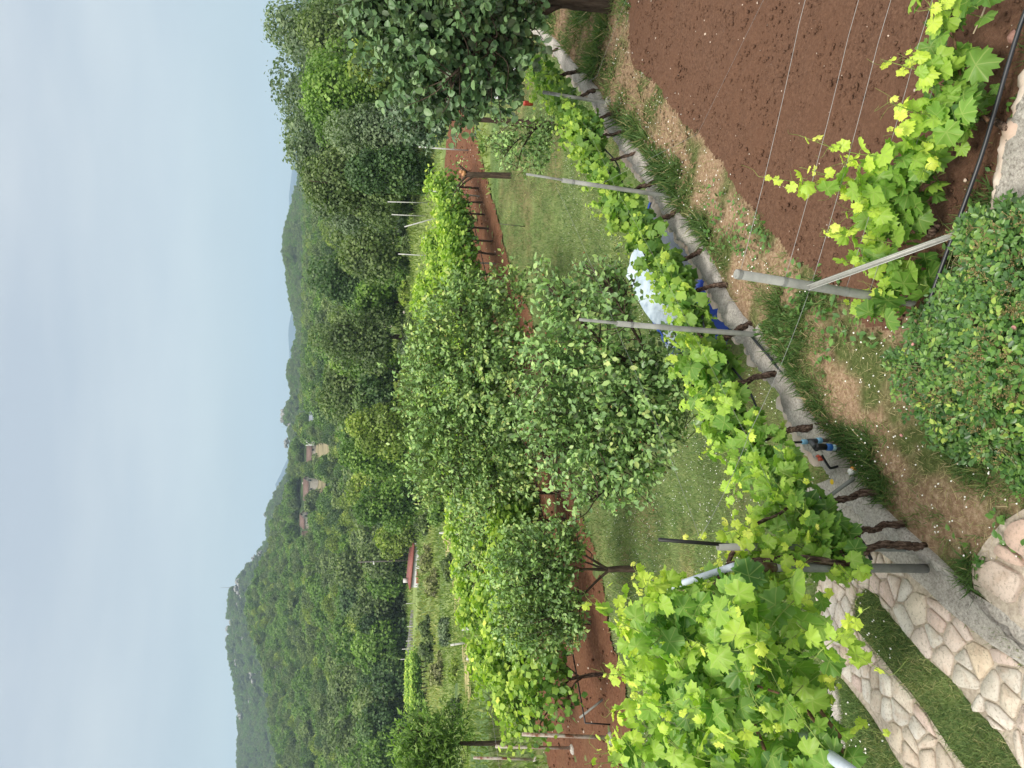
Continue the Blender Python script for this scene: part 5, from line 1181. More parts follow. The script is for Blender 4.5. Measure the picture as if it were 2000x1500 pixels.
# riser pipe, hose and brace of the front row
b = on_low(1194, 1416); G = Geo(); t = at_y(1143, 1412, b[1]); tube(G, [(0, 0, -.05), t-b], .016, 8); tag(G.build('riser_pipe', BLACK, loc=tuple(b)), 'black riser pipe at the left end of the front vine row', 'pipe')
hs = [t]+[np.array([*(r0+rdv*s), low1(*(r0+rdv*s))+.55+.04*math.sin(s*2)]) for s in (1.5, 3, 4.5, 6, 8, 10, 13, 16, 20)]
hose(hs, .014, 'black drip hose along the trunks of the front vineyard row', name='drip_hose')
b = on_low(1180, 1362); t = at_y(1132, 1402, b[1]+.1); G = Geo(); tube(G, [(0, 0, -.05), t-b], .022, 8); tag(G.build('brace_pole', PIPE, loc=tuple(b)), 'grey slanting brace pole under the left end of the front vine row', 'pole')
for r_ in range(3):
    p0, p1 = r0+rnv*r_*2.6, r0+rdv*22+rnv*r_*2.6
    wire([np.array([*p0, low1(*p0)+1.35]), np.array([*((p0+p1)/2), low1(*((p0+p1)/2))+1.35]), np.array([*p1, low1(*p1)+1.35])], f'trellis wire along the {ROWN[r_]}', .003, .0, 'row_wire', group='vineyard row wires')
# small far vineyard at the left
VY = []
rg = np.random.default_rng(8)
for r_ in range(2):
    for k in range(8):
        q = on_low(834-12*r_+rg.normal()*1.0, 1290+k*10.5); e = empty('young_vine', q, f'small far grapevine below the grey field wall, {ORD[k]} in its {"near" if r_ == 0 else "far"} row', 'grapevine', 'vines of the small far vineyard'); a_, b_ = vmesh[rg.integers(4)]
        e.scale = (2., 2., 1.25); e.rotation_euler = (0, 0, rg.random()*.5)
        for nm, me in (('trunk', a_), ('foliage', b_)):
            o = bpy.data.objects.new(nm, me); C.objects.link(o); o.parent = e

# ================================================================== FRUIT TREES
def limb_tree(name, label, base, limbs, rads, twig_c, twig_r, ntwig, per, lsize, leafm, T, seed, group=None, cat='fruit tree', fruit=None, tilt=.25, tone=(.45, .2), twigl=.3, inner=.5, minz=None, star=True, barkm=BARK):
    """trunk and limbs from point lists; twigs fan out into ellipsoids and carry rosettes of leaves"""
    rg = np.random.default_rng(seed); e = empty(name, base, label, cat, group); B = np.array(base, float)
    G = Geo(); nodes = []
    for pts, (ra, rb_) in zip(limbs, rads):
        p = smooth_path(np.array(pts, float)-B, 6); tube(G, p, np.linspace(ra, rb_, len(p)), 9, rough=.15, rng=rg); nodes.append(p)
    nodes = np.concatenate(nodes)
    ends = []
    w_ = np.array([np.prod(r)**.67 for r in twig_r]); w_ = w_/w_.sum()
    for q in range(ntwig):
        k = rg.choice(len(twig_c), p=w_); d = rdirs(rg, 1)[0]; f = (1-inner*rg.random()**1.5)*(rg.uniform(1.1, 1.55) if rg.random() < .13 else 1.); ends.append(np.array(twig_c[k])-B+d*np.array(twig_r[k])*f)
    ends = np.array(ends)
    if minz is not None: ends[:, 2] = np.maximum(ends[:, 2], minz-B[2])
    cenall = np.average(np.array(twig_c)-B, axis=0, weights=w_)
    for en in ends[::6]:
        j = np.argmin(((nodes-en)**2).sum(1)+.6*np.abs(nodes[:, 2]-en[2]+.3)); s = nodes[j]; m = (s+en)/2+np.array([0, 0, -.10])*np.linalg.norm(en-s)+.10*np.linalg.norm(en-s)*rg.normal(size=3)
        q = smooth_path(np.array([s, m, en]), 4); tube(G, q, np.linspace(.007, .003, len(q))*(.8+.05*per), 5, cap=False)
    G.build('trunk', barkm, e)
    Gl = Geo(); n = len(ends)*per
    en = np.repeat(ends, per, 0); od = nrm(en-cenall+.25*rg.normal(size=en.shape)+np.array([0, 0, .35]))
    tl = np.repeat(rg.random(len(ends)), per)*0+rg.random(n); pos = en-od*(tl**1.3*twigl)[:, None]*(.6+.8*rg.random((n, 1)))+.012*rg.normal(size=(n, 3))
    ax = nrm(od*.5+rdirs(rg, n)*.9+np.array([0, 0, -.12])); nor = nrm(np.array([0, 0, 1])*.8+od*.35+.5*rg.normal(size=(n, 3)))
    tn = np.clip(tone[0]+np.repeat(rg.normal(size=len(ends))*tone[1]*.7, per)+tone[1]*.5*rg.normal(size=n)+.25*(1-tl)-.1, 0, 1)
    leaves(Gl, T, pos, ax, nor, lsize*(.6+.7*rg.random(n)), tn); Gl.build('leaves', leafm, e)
    if fruit:
        Gf = Geo(); k = rg.choice(len(ends), fruit[0]); blobs(Gf, ends[k]-np.array([0, 0, .03])+.05*rg.normal(size=(fruit[0], 3)), fruit[1]*(.7+.6*rg.random(fruit[0])), rg, squash=1., jag=.08, tone=.5)
        o = Gf.build('fruits', plain('small_fruit', fruit[2], .5), e); o['kind'] = 'stuff'
    return e
FRUITL = leaf_mat('fruit_tree_leaf', [(0, (.066, .122, .046)), (.4, (.140, .228, .090)), (.7, (.235, .34, .125)), (1, (.38, .47, .165))], .44, .36, .55, back=(.15, .20, .10), var=.1)
FRUITB = leaf_mat('plum_leaf', [(0, (.066, .120, .044)), (.4, (.142, .228, .086)), (.7, (.24, .34, .118)), (1, (.39, .48, .155))], .44, .4, .5, back=(.14, .19, .08), var=.15)
def near_on(x, y, Y):                                       # ground under a picture column at distance Y
    p = at_y(1000, y, Y); return np.array([p[0], Y, low1(p[0], Y)])
# A: the nearest one, beyond the kerb wall, over the pool
Ya = 7.7; bA = near_on(1400, 760, Ya)
pa = lambda x, y, Y=Ya: at_y(x, y, Y)
limb_tree('cherry_tree', 'nearest fruit tree with mid green leaves and reddish stalks, leaning over the pool', bA,
  [[bA-[0, 0, .1], pa(1330, 740), pa(1280, 730)], [pa(1290, 732), pa(1200, 690, 7.5), pa(1120, 610, 7.4), pa(1070, 560, 7.4)], [pa(1280, 730), pa(1180, 705), pa(1085, 708), pa(1035, 704)], [pa(1290, 730), pa(1200, 790), pa(1110, 860, 7.8), pa(1050, 900, 7.9)], [pa(1300, 732), pa(1250, 830), pa(1200, 930, 7.6), pa(1160, 980, 7.5)], [pa(1290, 730), pa(1240, 650, 7.2), pa(1200, 580, 7.0)], [pa(1290, 735), pa(1210, 760, 8.3), pa(1150, 750, 8.6)]],
  [(.06, .045), (.03, .008), (.035, .012), (.03, .008), (.026, .007), (.022, .006), (.02, .006)],
  [pa(1150, 610, 7.5), pa(1130, 745, 7.7), pa(1150, 870, 7.8), pa(1240, 760, 7.5), pa(1270, 870, 7.4), pa(1220, 940, 7.5), pa(1190, 560, 7.2), pa(1070, 560, 7.4), pa(1050, 700, 7.8), pa(1075, 850, 7.9), pa(1310, 700, 7.4), pa(1120, 920, 7.7), pa(1035, 790, 8.), pa(1300, 790, 7.5)],
  [(.62, .6, .42), (.65, .7, .5), (.62, .6, .5), (.6, .6, .45), (.5, .5, .38), (.38, .4, .36), (.32, .3, .28), (.35, .3, .25), (.4, .4, .3), (.45, .4, .35), (.4, .3, .3), (.45, .4, .3), (.4, .4, .22), (.5, .45, .3)],
  1700, 8, .068, FRUITL, T_OVAL, 11, None, fruit=(380, .0075, (.30, .12, .05)), twigl=.22, tone=(.48, .22))
# B: the tall one behind
Yb = 17.5; bB = near_on(1075, 872, Yb); pb = lambda x, y, Y=Yb: at_y(x, y, Y)
limb_tree('plum_tree', 'largest fruit tree in the middle with a dense spreading crown', bB,
  [[bB-[0, 0, .1], pb(1010, 876), pb(972, 880)], [pb(975, 880), pb(930, 850, 18), pb(880, 800, 18.6), pb(830, 760, 18.6)], [pb(972, 880), pb(920, 900), pb(880, 950)], [pb(980, 878), pb(960, 780), pb(930, 700), pb(900, 620)], [pb(975, 880), pb(940, 830, 18.5), pb(900, 740, 19), pb(860, 680, 19)], [pb(975, 880), pb(960, 940), pb(960, 990)]],
  [(.13, .10), (.07, .02), (.06, .02), (.07, .02), (.06, .02), (.05, .015)],
  [pb(880, 650), pb(850, 760), pb(870, 880), pb(950, 760, 16.6), pb(960, 640, 16.8), pb(960, 900, 16.8), pb(920, 980), pb(990, 560, 17), pb(1000, 850, 16.4), pb(905, 570, 17.4), pb(820, 690, 17.6), pb(1010, 680, 16.8), pb(820, 830, 17.6), pb(1030, 920, 16.6), pb(830, 930, 18), pb(1030, 760, 16.6)],
  [(1.3, 1.3, 1.0), (1.35, 1.4, 1.0), (1.3, 1.3, 1.0), (1.2, 1.2, .8), (1.0, 1.0, .7), (1.1, 1, .8), (.8, .8, .7), (.75, .7, .55), (.8, .7, .5), (.7, .7, .6), (.8, .8, .55), (.7, .7, .45), (.85, .8, .5), (.8, .7, .45), (.9, .8, .5), (.6, .6, .3)],
  3000, 9, .105, FRUITB, T_OVAL, 12, None, fruit=(350, .012, (.34, .20, .05)), twigl=.42, tone=(.5, .24))
# C: the small one at the left with a clear trunk
bC = on_low(1252, 1113); Yc = bC[1]; pc = lambda x, y, Y=None: at_y(x, y, Y or Yc)
limb_tree('plum_tree', 'small fruit tree with a clear forked trunk standing on the lawn at the left', bC,
  [[bC-[0, 0, .1], pc(1215, 1111), pc(1186, 1113)], [pc(1188, 1113), pc(1160, 1095), pc(1125, 1075)], [pc(1186, 1113), pc(1140, 1112), pc(1090, 1120)], [pc(1190, 1113), pc(1165, 1135), pc(1135, 1165), pc(1090, 1200)], [pc(1180, 1112), pc(1150, 1100, Yc+.3), pc(1100, 1085, Yc+.5)]],
  [(.065, .05), (.03, .01), (.03, .01), (.028, .008), (.025, .008)],
  [pc(1080, 1060), pc(1070, 1160), pc(1040, 1110), pc(1110, 1200), pc(1010, 1180), pc(1010, 1060), pc(1120, 1240), pc(1130, 1050), pc(1060, 1250), pc(980, 1120), pc(1000, 1240)],
  [(.6, .6, .5), (.65, .6, .5), (.6, .6, .5), (.5, .5, .35), (.5, .5, .45), (.5, .5, .45), (.36, .3, .26), (.38, .3, .25), (.4, .4, .4), (.5, .5, .4), (.4, .4, .4)],
  1150, 9, .075, FRUITB, T_OVAL, 13, None, fruit=(110, .008, (.35, .16, .05)), twigl=.26, tone=(.46, .22))
# D: pale leafy tree between B and C
Yd = 20.; bD = near_on(1000, 1060, Yd); pd_ = lambda x, y, Y=Yd: at_y(x, y, Y)
limb_tree('plum_tree', 'loose pale green fruit tree between the largest fruit tree and the small one', bD, [[bD-[0, 0, .1], pd_(1000, 1060), pd_(960, 1055)], [pd_(970, 1055), pd_(930, 1030), pd_(900, 1010)], [pd_(965, 1055), pd_(930, 1090), pd_(900, 1110)]],
  [(.09, .07), (.05, .015), (.05, .015)], [pd_(960, 1010), pd_(935, 1075), pd_(980, 1090), pd_(1030, 1000), pd_(960, 1150)], [(1.0, .9, .75), (1.0, .9, .75), (.9, .9, .7), (.8, .8, .6), (.8, .8, .55)], 900, 9, .105, FRUITB, T_OVAL, 14, twigl=.4, tone=(.6, .22))
# pruned stump tree on the right
bS = on_low(999, 343); Ys = bS[1]; ps_ = lambda x, y: at_y(x, y, Ys)
rg = np.random.default_rng(2); e = empty('pruned_tree', bS, 'cut back dark tree trunk with orange saw cuts on the lawn at the right', 'tree')
G = Geo(); p = smooth_path(np.array([bS-[0, 0, .1], ps_(960, 342), ps_(912, 341)])-bS, 6); tube(G, p, np.linspace(.10, .085, len(p)), 10, rough=.12, rng=rg)
for pts, r_ in (([(915, 341), (905, 350), (893, 365)], .03), ([(920, 341), (908, 333), (896, 322)], .035), ([(930, 341), (900, 362), (885, 380)], .022)):
    q = smooth_path(np.array([ps_(*v) for v in pts])-bS, 4); tube(G, q, np.linspace(r_*1.6, r_, len(q)), 7)
G.build('trunk', BARK, e)
SAW = plain('fresh_saw_cut', (.50, .26, .12), .8)
G = Geo()
for (x_, y_), r_ in (((908, 339), .085), ((903, 336), .05)):
    q = ps_(x_, y_)-bS; tube(G, [q-np.array([0, .02, 0]), q+np.array([0, -.03, .09])], r_, 10)
G.build('saw_cut', SAW, e)
Gl = Geo(); rg = np.random.default_rng(3); n = 90; q = np.repeat(np.array([ps_(893, 366)-bS, ps_(897, 320)-bS, ps_(886, 380)-bS]), 30, 0)+rg.normal(size=(n, 3))*.12; leaves(Gl, T_OVAL, q, rdirs(rg, n), nrm(rdirs(rg, n)+[0, 0, 1]), .09, rg.random(n)); Gl.build('leaves', FRUITB, e)
# thin sprawling tree beside the dark tree
Yt = 12.4; bT = near_on(1110, 246, Yt); pt_ = lambda x, y, Y=Yt: at_y(x, y, Y)
limb_tree('young_tree', 'thin airy young tree with dark bare branches beside the dark leaved tree', bT, [[bT-[0, 0, .1], pt_(1080, 246), pt_(1045, 250)], [pt_(1050, 250), pt_(1010, 275), pt_(985, 305)], [pt_(1045, 250), pt_(1020, 290), pt_(1010, 330)], [pt_(1045, 250), pt_(1000, 245), pt_(965, 240)], [pt_(1060, 248), pt_(1050, 300), pt_(1040, 325)]],
  [(.035, .028), (.018, .006), (.018, .006), (.018, .006), (.015, .005)], [pt_(975, 255), pt_(1000, 300), pt_(1040, 310), pt_(1050, 260), pt_(1075, 230)], [(.4, .4, .3), (.42, .4, .3), (.4, .4, .28), (.4, .4, .3), (.35, .3, .2)], 210, 7, .07, FRUITB, T_OVAL, 15, cat='tree', twigl=.3, tone=(.4, .2))
q = on_low(934, 430); e = empty('seedling', q, 'small leafy seedling on the red soil by the bright vine row', 'plant'); rg = np.random.default_rng(4)
G = Geo(); tube(G, [(0, 0, -.05), (.02, 0, .35)], .012, 5); G.build('stem', BARK, e); crown_geo(rg, [((0, 0, .35), (.28, .28, .28), 1)], 8, 260, .10, .5, T_OVAL).build('leaves', BRIGHT, e)
q = on_low(952, 288); e = empty('seedling', q, 'tiny seedling on the red soil under the dark leaved tree', 'plant'); G = Geo(); tube(G, [(0, 0, -.05), (.02, 0, .25)], .012, 5); G.build('stem', BARK, e); crown_geo(rg, [((0, 0, .22), (.2, .2, .18), 1)], 8, 120, .09, .5, T_OVAL).build('leaves', BRIGHT, e)
G = Geo(); q = on_low(1026, 443); tube(G, [(0, 0, -.05), at_y(976, 437, q[1])-q], .010, 6); tag(G.build('thin_stake', plain('dark_stake', (.08, .07, .06), .8), loc=tuple(q)), 'thin dark stake in a bare patch of the lawn', 'stake')

# dark leaved quince at the right edge
bQ = at_z(1192, 8, 0); Yq = bQ[1]; pq = lambda x, y, Y=Yq: at_y(x, y, Y)
QUINCE = leaf_mat('quince_leaf', [(0, (.034, .070, .029)), (.5, (.074, .134, .052)), (1, (.15, .215, .095))], .2, .42, .45, back=(.16, .21, .13), var=.1)
limb_tree('quince_tree', 'dense dark tree with large round leaves at the upper right edge', bQ, [[bQ-[0, 0, .1], pq(1120, 2), pq(1050, -5)], [pq(1110, 2), pq(1075, 20), pq(1000, 60), pq(900, 90)], [pq(1060, -5), pq(960, -20), pq(800, 0)], [pq(1060, -5), pq(980, 60, Yq-.5), pq(880, 150, Yq-.6)], [pq(1060, -5), pq(980, -60), pq(850, -120)]],
  [(.12, .09), (.045, .015), (.07, .02), (.05, .015), (.06, .02)],
  [pq(760, 60), pq(850, 50, Yq-.4), pq(950, 40, Yq-.3), pq(870, 150, Yq-.1), pq(960, 150, Yq-.2), pq(800, 150), pq(740, 10), pq(700, 0), pq(900, 200), pq(1000, 100, Yq-.3), pq(850, -80, Yq), pq(1010, 30, Yq-.4)],
  [(.66, .7, .6), (.75, .8, .65), (.75, .75, .55), (.66, .7, .55), (.55, .6, .5), (.5, .5, .5), (.5, .5, .4), (.42, .4, .36), (.40, .4, .4), (.52, .5, .38), (1.0, .9, 1.0), (.5, .5, .36)],
  1500, 9, .092, QUINCE, T_ROUND, 21, cat='tree', twigl=.28, tone=(.42, .22), inner=.6)
Yr = 17.; bR = near_on(1000, 230, Yr); pr = lambda x, y, Y=Yr: at_y(x, y, Y)
limb_tree('quince_tree', 'grey green leafy bush tree between the dark leaved tree and the vine rows', bR, [[bR-[0, 0, .1], pr(900, 232), pr(870, 232)], [pr(880, 232), pr(830, 250), pr(790, 255)]], [(.06, .05), (.04, .01)], [pr(800, 235), pr(835, 255), pr(850, 210), pr(770, 225), pr(820, 190)], [(.55, .6, .42), (.5, .5, .4), (.6, .6, .4), (.4, .4, .28), (.5, .5, .4)], 480, 9, .10, leaf_mat('grey_quince_leaf', [(0, (.03, .055, .032)), (.5, (.075, .115, .068)), (1, (.17, .21, .14))], .22, .5, .4, var=.12), T_OVAL, 22, cat='tree', twigl=.25, tone=(.5, .25), inner=.35)
q = at_y(968, 90, 14.5); G = Geo(); rg = np.random.default_rng(6)
gx, gy = np.meshgrid(np.linspace(-1, 1, 16), np.linspace(-.6, .6, 10)); V = np.stack([gx, .15*gy+.08*fbm(gx*3, gy*3, 2), gy*.7+.1*fbm(gx*2, gy*2, 5)], -1).reshape(-1, 3); G.add(V, grid_faces(10, 16)); G.add(V+np.array([0, .03, 0]), grid_faces(10, 16)[:, ::-1])
tag(G.build('white_sheet', plain('white_cloth', (.75, .76, .78), .8, .2, 0, .05), loc=tuple(q)), 'white sheet showing through gaps of the dark leaved tree', 'sheet')
q = at_y(1032, 202, 12.5); G = Geo(); tube(G, [(0, 0, -.08), (0, 0, -.07), (0, 0, .07), (0, 0, .08)], [.02, .035, .045, .045], 14); tag(G.build('red_bucket', plain('red_plastic', (.42, .05, .03), .5), loc=tuple(q)), 'small red bucket half hidden behind the vines under the dark tree', 'bucket')
# narrow leaved tree at the left margin
Yo = 24.; bO = near_on(950, 1450, Yo); po = lambda x, y, Y=Yo: at_y(x, y, Y)
limb_tree('bay_tree', 'narrow leaved dark green tree at the left margin behind the rusty posts', bO, [[bO-[0, 0, .1], po(900, 1452), po(850, 1450)], [po(880, 1452), po(820, 1430), po(780, 1420)], [po(870, 1452), po(830, 1480), po(800, 1500)]], [(.08, .06), (.04, .015), (.04, .015)],
  [po(830, 1430), po(860, 1480), po(800, 1480), po(880, 1420), po(840, 1530), po(780, 1440)], [(1., .9, .7), (1., .9, .8), (.9, .9, .6), (.8, .8, .7), (1, 1, .9), (.6, .6, .4)], 620, 12, .19, BRIGHT, T_NARROW, 23, cat='tree', twigl=.5, tone=(.55, .2))

# ================================================================== ROSE BUSH
rg = np.random.default_rng(31)
rc = at_z(1900, 700, 0); e = empty('rose_bush', rc, 'dense rose bush with small glossy leaves and faded brown flower heads, lower right', 'bush')
ROSE = leaf_mat('rose_leaf', [(0, (.020, .055, .014)), (.4, (.045, .105, .022)), (.75, (.10, .18, .035)), (1, (.24, .30, .06))], .28, .38, .5, back=(.12, .18, .07), var=.12)
RP = [(1960, 395), (1900, 420), (1860, 455), (1880, 520), (1830, 580), (1790, 600), (1770, 640), (1745, 690), (1740, 740), (1770, 790), (1800, 830), (1850, 880), (1900, 900), (1950, 905), (2010, 960), (2120, 960), (2120, 380)]
def bushpoint(x_, y_): 
    u = (x_-1740)/300; hgt = .06+.50*np.clip(u*1.7, 0, 1)*np.clip((905-y_)/170, .15, 1)*np.clip((y_-360)/60, .3, 1); return hgt
Gl, Gs, Gd = Geo(), Geo(), Geo(); ends = []
while len(ends) < 3000:
    x_, y_ = rg.uniform(1735, 2120), rg.uniform(375, 965)
    nz_ = fbm(np.array([x_*.03]), np.array([y_*.03]), 3)[0]-.5
    if not inpoly(RP, np.array([x_+90*nz_]), np.array([y_-60*nz_]))[0] or (x_ < 1800 and rg.random() < .45): continue
    hh = bushpoint(x_, y_); f = 1-.75*rg.random()**2.2; ends.append(at_z(x_, y_, max(hh*f+.02*rg.normal(), .02)))
ends = np.array(ends)-rc; n = len(ends); per = 7
en = np.repeat(ends, per, 0); m = len(en); dd = np.repeat(nrm(rdirs(rg, n)+np.array([0, 0, .4])), per, 0); sid = nrm(np.cross(dd, np.array([0, 0, 1.])+.01)); k = np.tile(np.arange(per), n)
pos = en+dd*((k//2)*.017)[:, None]+sid*(np.where(k % 2, 1, -1)*.008*(k < 6))[:, None]
ax = nrm(sid*np.where(k % 2, 1, -1)[:, None]*(k < 6)[:, None]+dd*.6+.15*rg.normal(size=(m, 3))); nor = nrm(np.array([-.1, -.25, 1])+.45*rg.normal(size=(m, 3)))
leaves(Gl, T_OVAL, pos, ax, nor, .031*(.7+.6*rg.random(m)), np.clip(np.repeat(.40+.20*rg.normal(size=n)+.25*(rg.random(n) < .12), per)+.08*rg.normal(size=m), 0, 1)); Gl.build('foliage', ROSE, e)
ctr = [at_z(x, y, 0)-rc for x, y in ((1900, 600), (1930, 700), (1960, 500), (1980, 800), (1870, 720))]
for q in ends[::9]:
    c_ = ctr[rg.integers(5)]; tube(Gs, smooth_path(np.array([c_, (c_+q)/2+np.array([0, 0, .12]), q]), 3), np.linspace(.005, .002, 7), 4, cap=False)
Gs.build('stem', plain('rose_stem', (.13, .14, .06), .7), e)
# faded flower heads: little bunches of dry stalks
for _ in range(280):
    x_, y_ = rg.uniform(1740, 2010), rg.uniform(420, 940)
    if not inpoly(RP, np.array([x_]), np.array([y_]))[0] or fbm(np.array([x_*.012]), np.array([y_*.012]), 44)[0] < .48: continue
    c_ = at_z(x_, y_, bushpoint(x_, y_)*1.0+.01)-rc
    for s in range(11):
        d = nrm(rg.normal(size=3)+np.array([0, 0, .9])); L_ = .02+.035*rg.random(); tube(Gd, [c_, c_+d*L_], .0011, 3, cap=False); blobs(Gd, [c_+d*L_], .0034, rg)
Gd.build('dead_flowers', noise_mat('faded_flower', [(.3, (.17, .13, .055)), (.7, (.36, .29, .13))], 60, 3, .9, 0), e)
Gf = Geo()
for x_, y_ in [(1782, 672), (1980, 640), (1760, 850)]: blobs(Gf, [at_z(x_, y_, bushpoint(x_, y_)+.03)-rc], .011, rg, squash=.8)
Gf.build('petals', plain('pink_petal', (.55, .26, .24), .7), e)

# ================================================================== POOL
zr_ = -.62
pc1, pc2 = at_z(1268, 398, zr_), at_z(1202, 492, zr_)
u_ = nrm((CAP[10]-CAP[8])); u_ = np.array([u_[0], u_[1], 0]); 
pc3 = at_z(1398, 592, zr_)
E_ = pc3-pc1; dn_ = nrm(E_); nn_ = np.array([-dn_[1], dn_[0], 0]); nn_ = nn_ if nn_[0] < 0 else -nn_
wid_ = abs(np.dot(pc2-pc1, nn_)); s2 = np.dot(pc2-pc1, dn_); len_ = np.linalg.norm(E_)
zg = low1(pc1[0], pc1[1])-.25
e = empty('garden_pool', (pc1[0], pc1[1], zg), 'blue walled garden pool with light sheet and dark liner below the kerb wall', 'pool')
O_ = np.array([pc1[0], pc1[1], zg]); zt = zr_-zg
loc_ = lambda a_, b_, z_: np.array([pc1[0], pc1[1], 0])+dn_*a_+nn_*b_+np.array([0, 0, z_+zg])-O_
def rr(a0, a1, b0, b1, rc_=.18, k=6):
    o = []
    for (cx, cy, t0) in ((a1-rc_, b1-rc_, 0), (a0+rc_, b1-rc_, 90), (a0+rc_, b0+rc_, 180), (a1-rc_, b0+rc_, 270)):
        for t in np.linspace(t0, t0+90, k): o.append((cx+rc_*math.cos(rad(t)), cy+rc_*math.sin(rad(t))))
    return o
BLUE = plain('pool_blue', (.015, .06, .42), .4, .4, 0, .1, 6)
LINER = noise_mat('grey_liner', [(.3, (.035, .045, .058)), (.7, (.085, .10, .12))], 2.5, 5, .45, .5, .05, .4)
a0, a1, b0, b1 = -.02, len_*.82, -.24, wid_*1.02
out_, in_, bt_ = rr(a0, a1, b0, b1), rr(a0+.07, a1-.07, b0+.07, b1-.07, .14), rr(a0+.10, a1-.10, b0+.10, b1-.10, .14)
G = Geo(); k = len(out_); V = [loc_(a_, b_, -.2) for a_, b_ in out_]+[loc_(a_, b_, zt) for a_, b_ in out_]+[loc_(a_, b_, zt+.012) for a_, b_ in in_]; G.add(V, grid_faces2(3, k)); G.build('pool_wall', BLUE, e)
G = Geo(); V = [loc_(a_, b_, zt+.006) for a_, b_ in in_]+[loc_(a_, b_, zt-.45) for a_, b_ in bt_]; G.add(V, [grid_faces2(2, k), (np.arange(k)+k)[None]]); G.build('liner', LINER, e)
# sagging cover sheets: dark one with folds near the wall, pale wet one at the far corner, sky reflection put into its colour
def cover(a0, a1, b0, b1, nm, m_, z_, amp, seed, sag):
    na, nb = 46, 30; A, B = np.meshgrid(np.linspace(a0, a1, na), np.linspace(b0, b1, nb), indexing='ij')
    fa, fb = (A-a0)/(a1-a0), (B-b0)/(b1-b0); Z = z_-sag*np.sin(fa*np.pi)*np.sin(fb*np.pi)+amp*(fbm(A*1.2+B*3.2, B*.6, seed)-.5)
    Z = np.minimum(Z, z_+.02)
    V = np.stack([loc_(a_, b_, c_) for a_, b_, c_ in zip(A.ravel(), B.ravel(), Z.ravel())]); G = Geo(); G.add(V, grid_faces(na, nb)); return G.build(nm, m_, e)
cover(a0+.05, a1-.05, b0+.05, b1*.50, 'dark_cover', LINER, zt+.018, .10, 4, .04)
cover(a0+.05, a1-.05, b1*.51, b1-.02, 'pale_cover', noise_mat('wet_sheet_sky_reflection', [(.35, (.26, .34, .41)), (.5, (.42, .51, .58)), (.65, (.50, .59, .65))], 5, 6, .3, .5, .03, .5), zt+.03, .22, 9, .03)
# the small things left lying on the sheet
G = Geo(); q = at_z(1203, 530, zr_+.05); blobs(G, [q], .05, rg, squash=.5, base=ICO2); tag(G.build('dark_leaf_clump', plain('wet_leaf', (.03, .03, .028), .5)), 'dark wet clump on the pale pool sheet', 'leaves')

# ================================================================== IRRIGATION VALVE AND SMALL THINGS
bV = at_z(1632, 861, 0); Yv = bV[1]; pv = lambda x, y, dy=0: at_y(x, y, Yv+dy)
e = empty('irrigation_valve', bV, 'black and blue irrigation pipe fitting standing by the kerb wall', 'valve')
PALEB = plain('pale_blue_plastic', (.20, .42, .60), .4); DKG = plain('dark_grey_plastic', (.055, .06, .068), .45); DB = plain('deep_blue_plastic', (.03, .13, .42), .4); MILK = plain('milky_plastic', (.55, .52, .46), .5)
def seg(nm, a_, b_, r_, m_, k=12):
    G = Geo(); A, B = pv(*a_)-bV, pv(*b_)-bV; q = [A, A+(B-A)*.06, A+(B-A)*.94, B]; tube(G, q, [r_*.88, r_, r_, r_*.88], k); return G.build(nm, m_, e)
seg('riser', (1536, 865), (1572, 863), .0085, BLACK); seg('collar', (1566, 863), (1576, 863), .018, PALEB); seg('tee', (1575, 862), (1597, 861), .018, DKG); seg('collar', (1595, 861), (1604, 860), .022, PALEB); seg('riser', (1602, 860), (1634, 861), .014, plain('brown_pipe', (.09, .065, .05), .6))
seg('elbow', (1583, 862, -.03), (1592, 872, -.08), .019, DKG); seg('filter', (1594, 872, -.09), (1613, 873, -.09), .023, BLACK); seg('filter_band', (1613, 873, -.09), (1624, 874, -.09), .025, DB); seg('collar', (1624, 874, -.09), (1631, 874, -.09), .021, plain('pale_aqua', (.45, .66, .70), .4)); seg('filter_end', (1630, 874, -.09), (1641, 875, -.09), .016, DKG)
seg('elbow', (1590, 871, -.07), (1596, 879, -.07), .018, BLACK); seg('connector', (1597, 879, -.07), (1604, 887, -.07), .018, MILK)
G = Geo(); p = smooth_path(np.array([pv(1603, 886, -.07), pv(1612, 901, -.07), pv(1620, 913, -.07), pv(1625, 914, -.07), pv(1640, 910, -.07), pv(1664, 904, -.07)])-bV, 5); tube(G, p, .009, 8); G.build('hose', BLACK, e)
G = Geo(); c_ = pv(1602, 895, -.06)-bV; box(G, c_, (.035, .02, .03), .4); box(G, c_+[.015, 0, .01], (.012, .03, .035), .4); G.build('red_tap', plain('red_tap', (.55, .10, .06), .4), e, smooth=False)
G = Geo(); q = at_z(1666, 921, .05); tube(G, [(0, 0, -.03), (0, 0, .0)], .017, 12); tube(G, [(0, 0, 0), (0, 0, .028)], .020, 12); e = G.build('pipe_cap', plain('white_plastic', (.72, .72, .70), .5), loc=tuple(q)); tag(e, 'white and orange pipe cap lying in the grass by the concrete wall', 'pipe cap')
G = Geo(); tube(G, [(.012, .0, -.016), (.018, .0, .012)], .016, 10); G.build('orange_band', plain('orange_plastic', (.70, .30, .04), .5), e)
p0, p1 = at_z(1668, 934, .04), at_z(1608, 978, .30); p1 = at_y(1608, 978, p0[1]+.05); G = Geo(); tube(G, [(0, 0, 0), p1-p0], .014, 9); tag(G.build('leaning_pipe', PIPE, loc=tuple(p0)), 'short grey pipe leaning over the concrete margin beside a vine trunk', 'pipe')
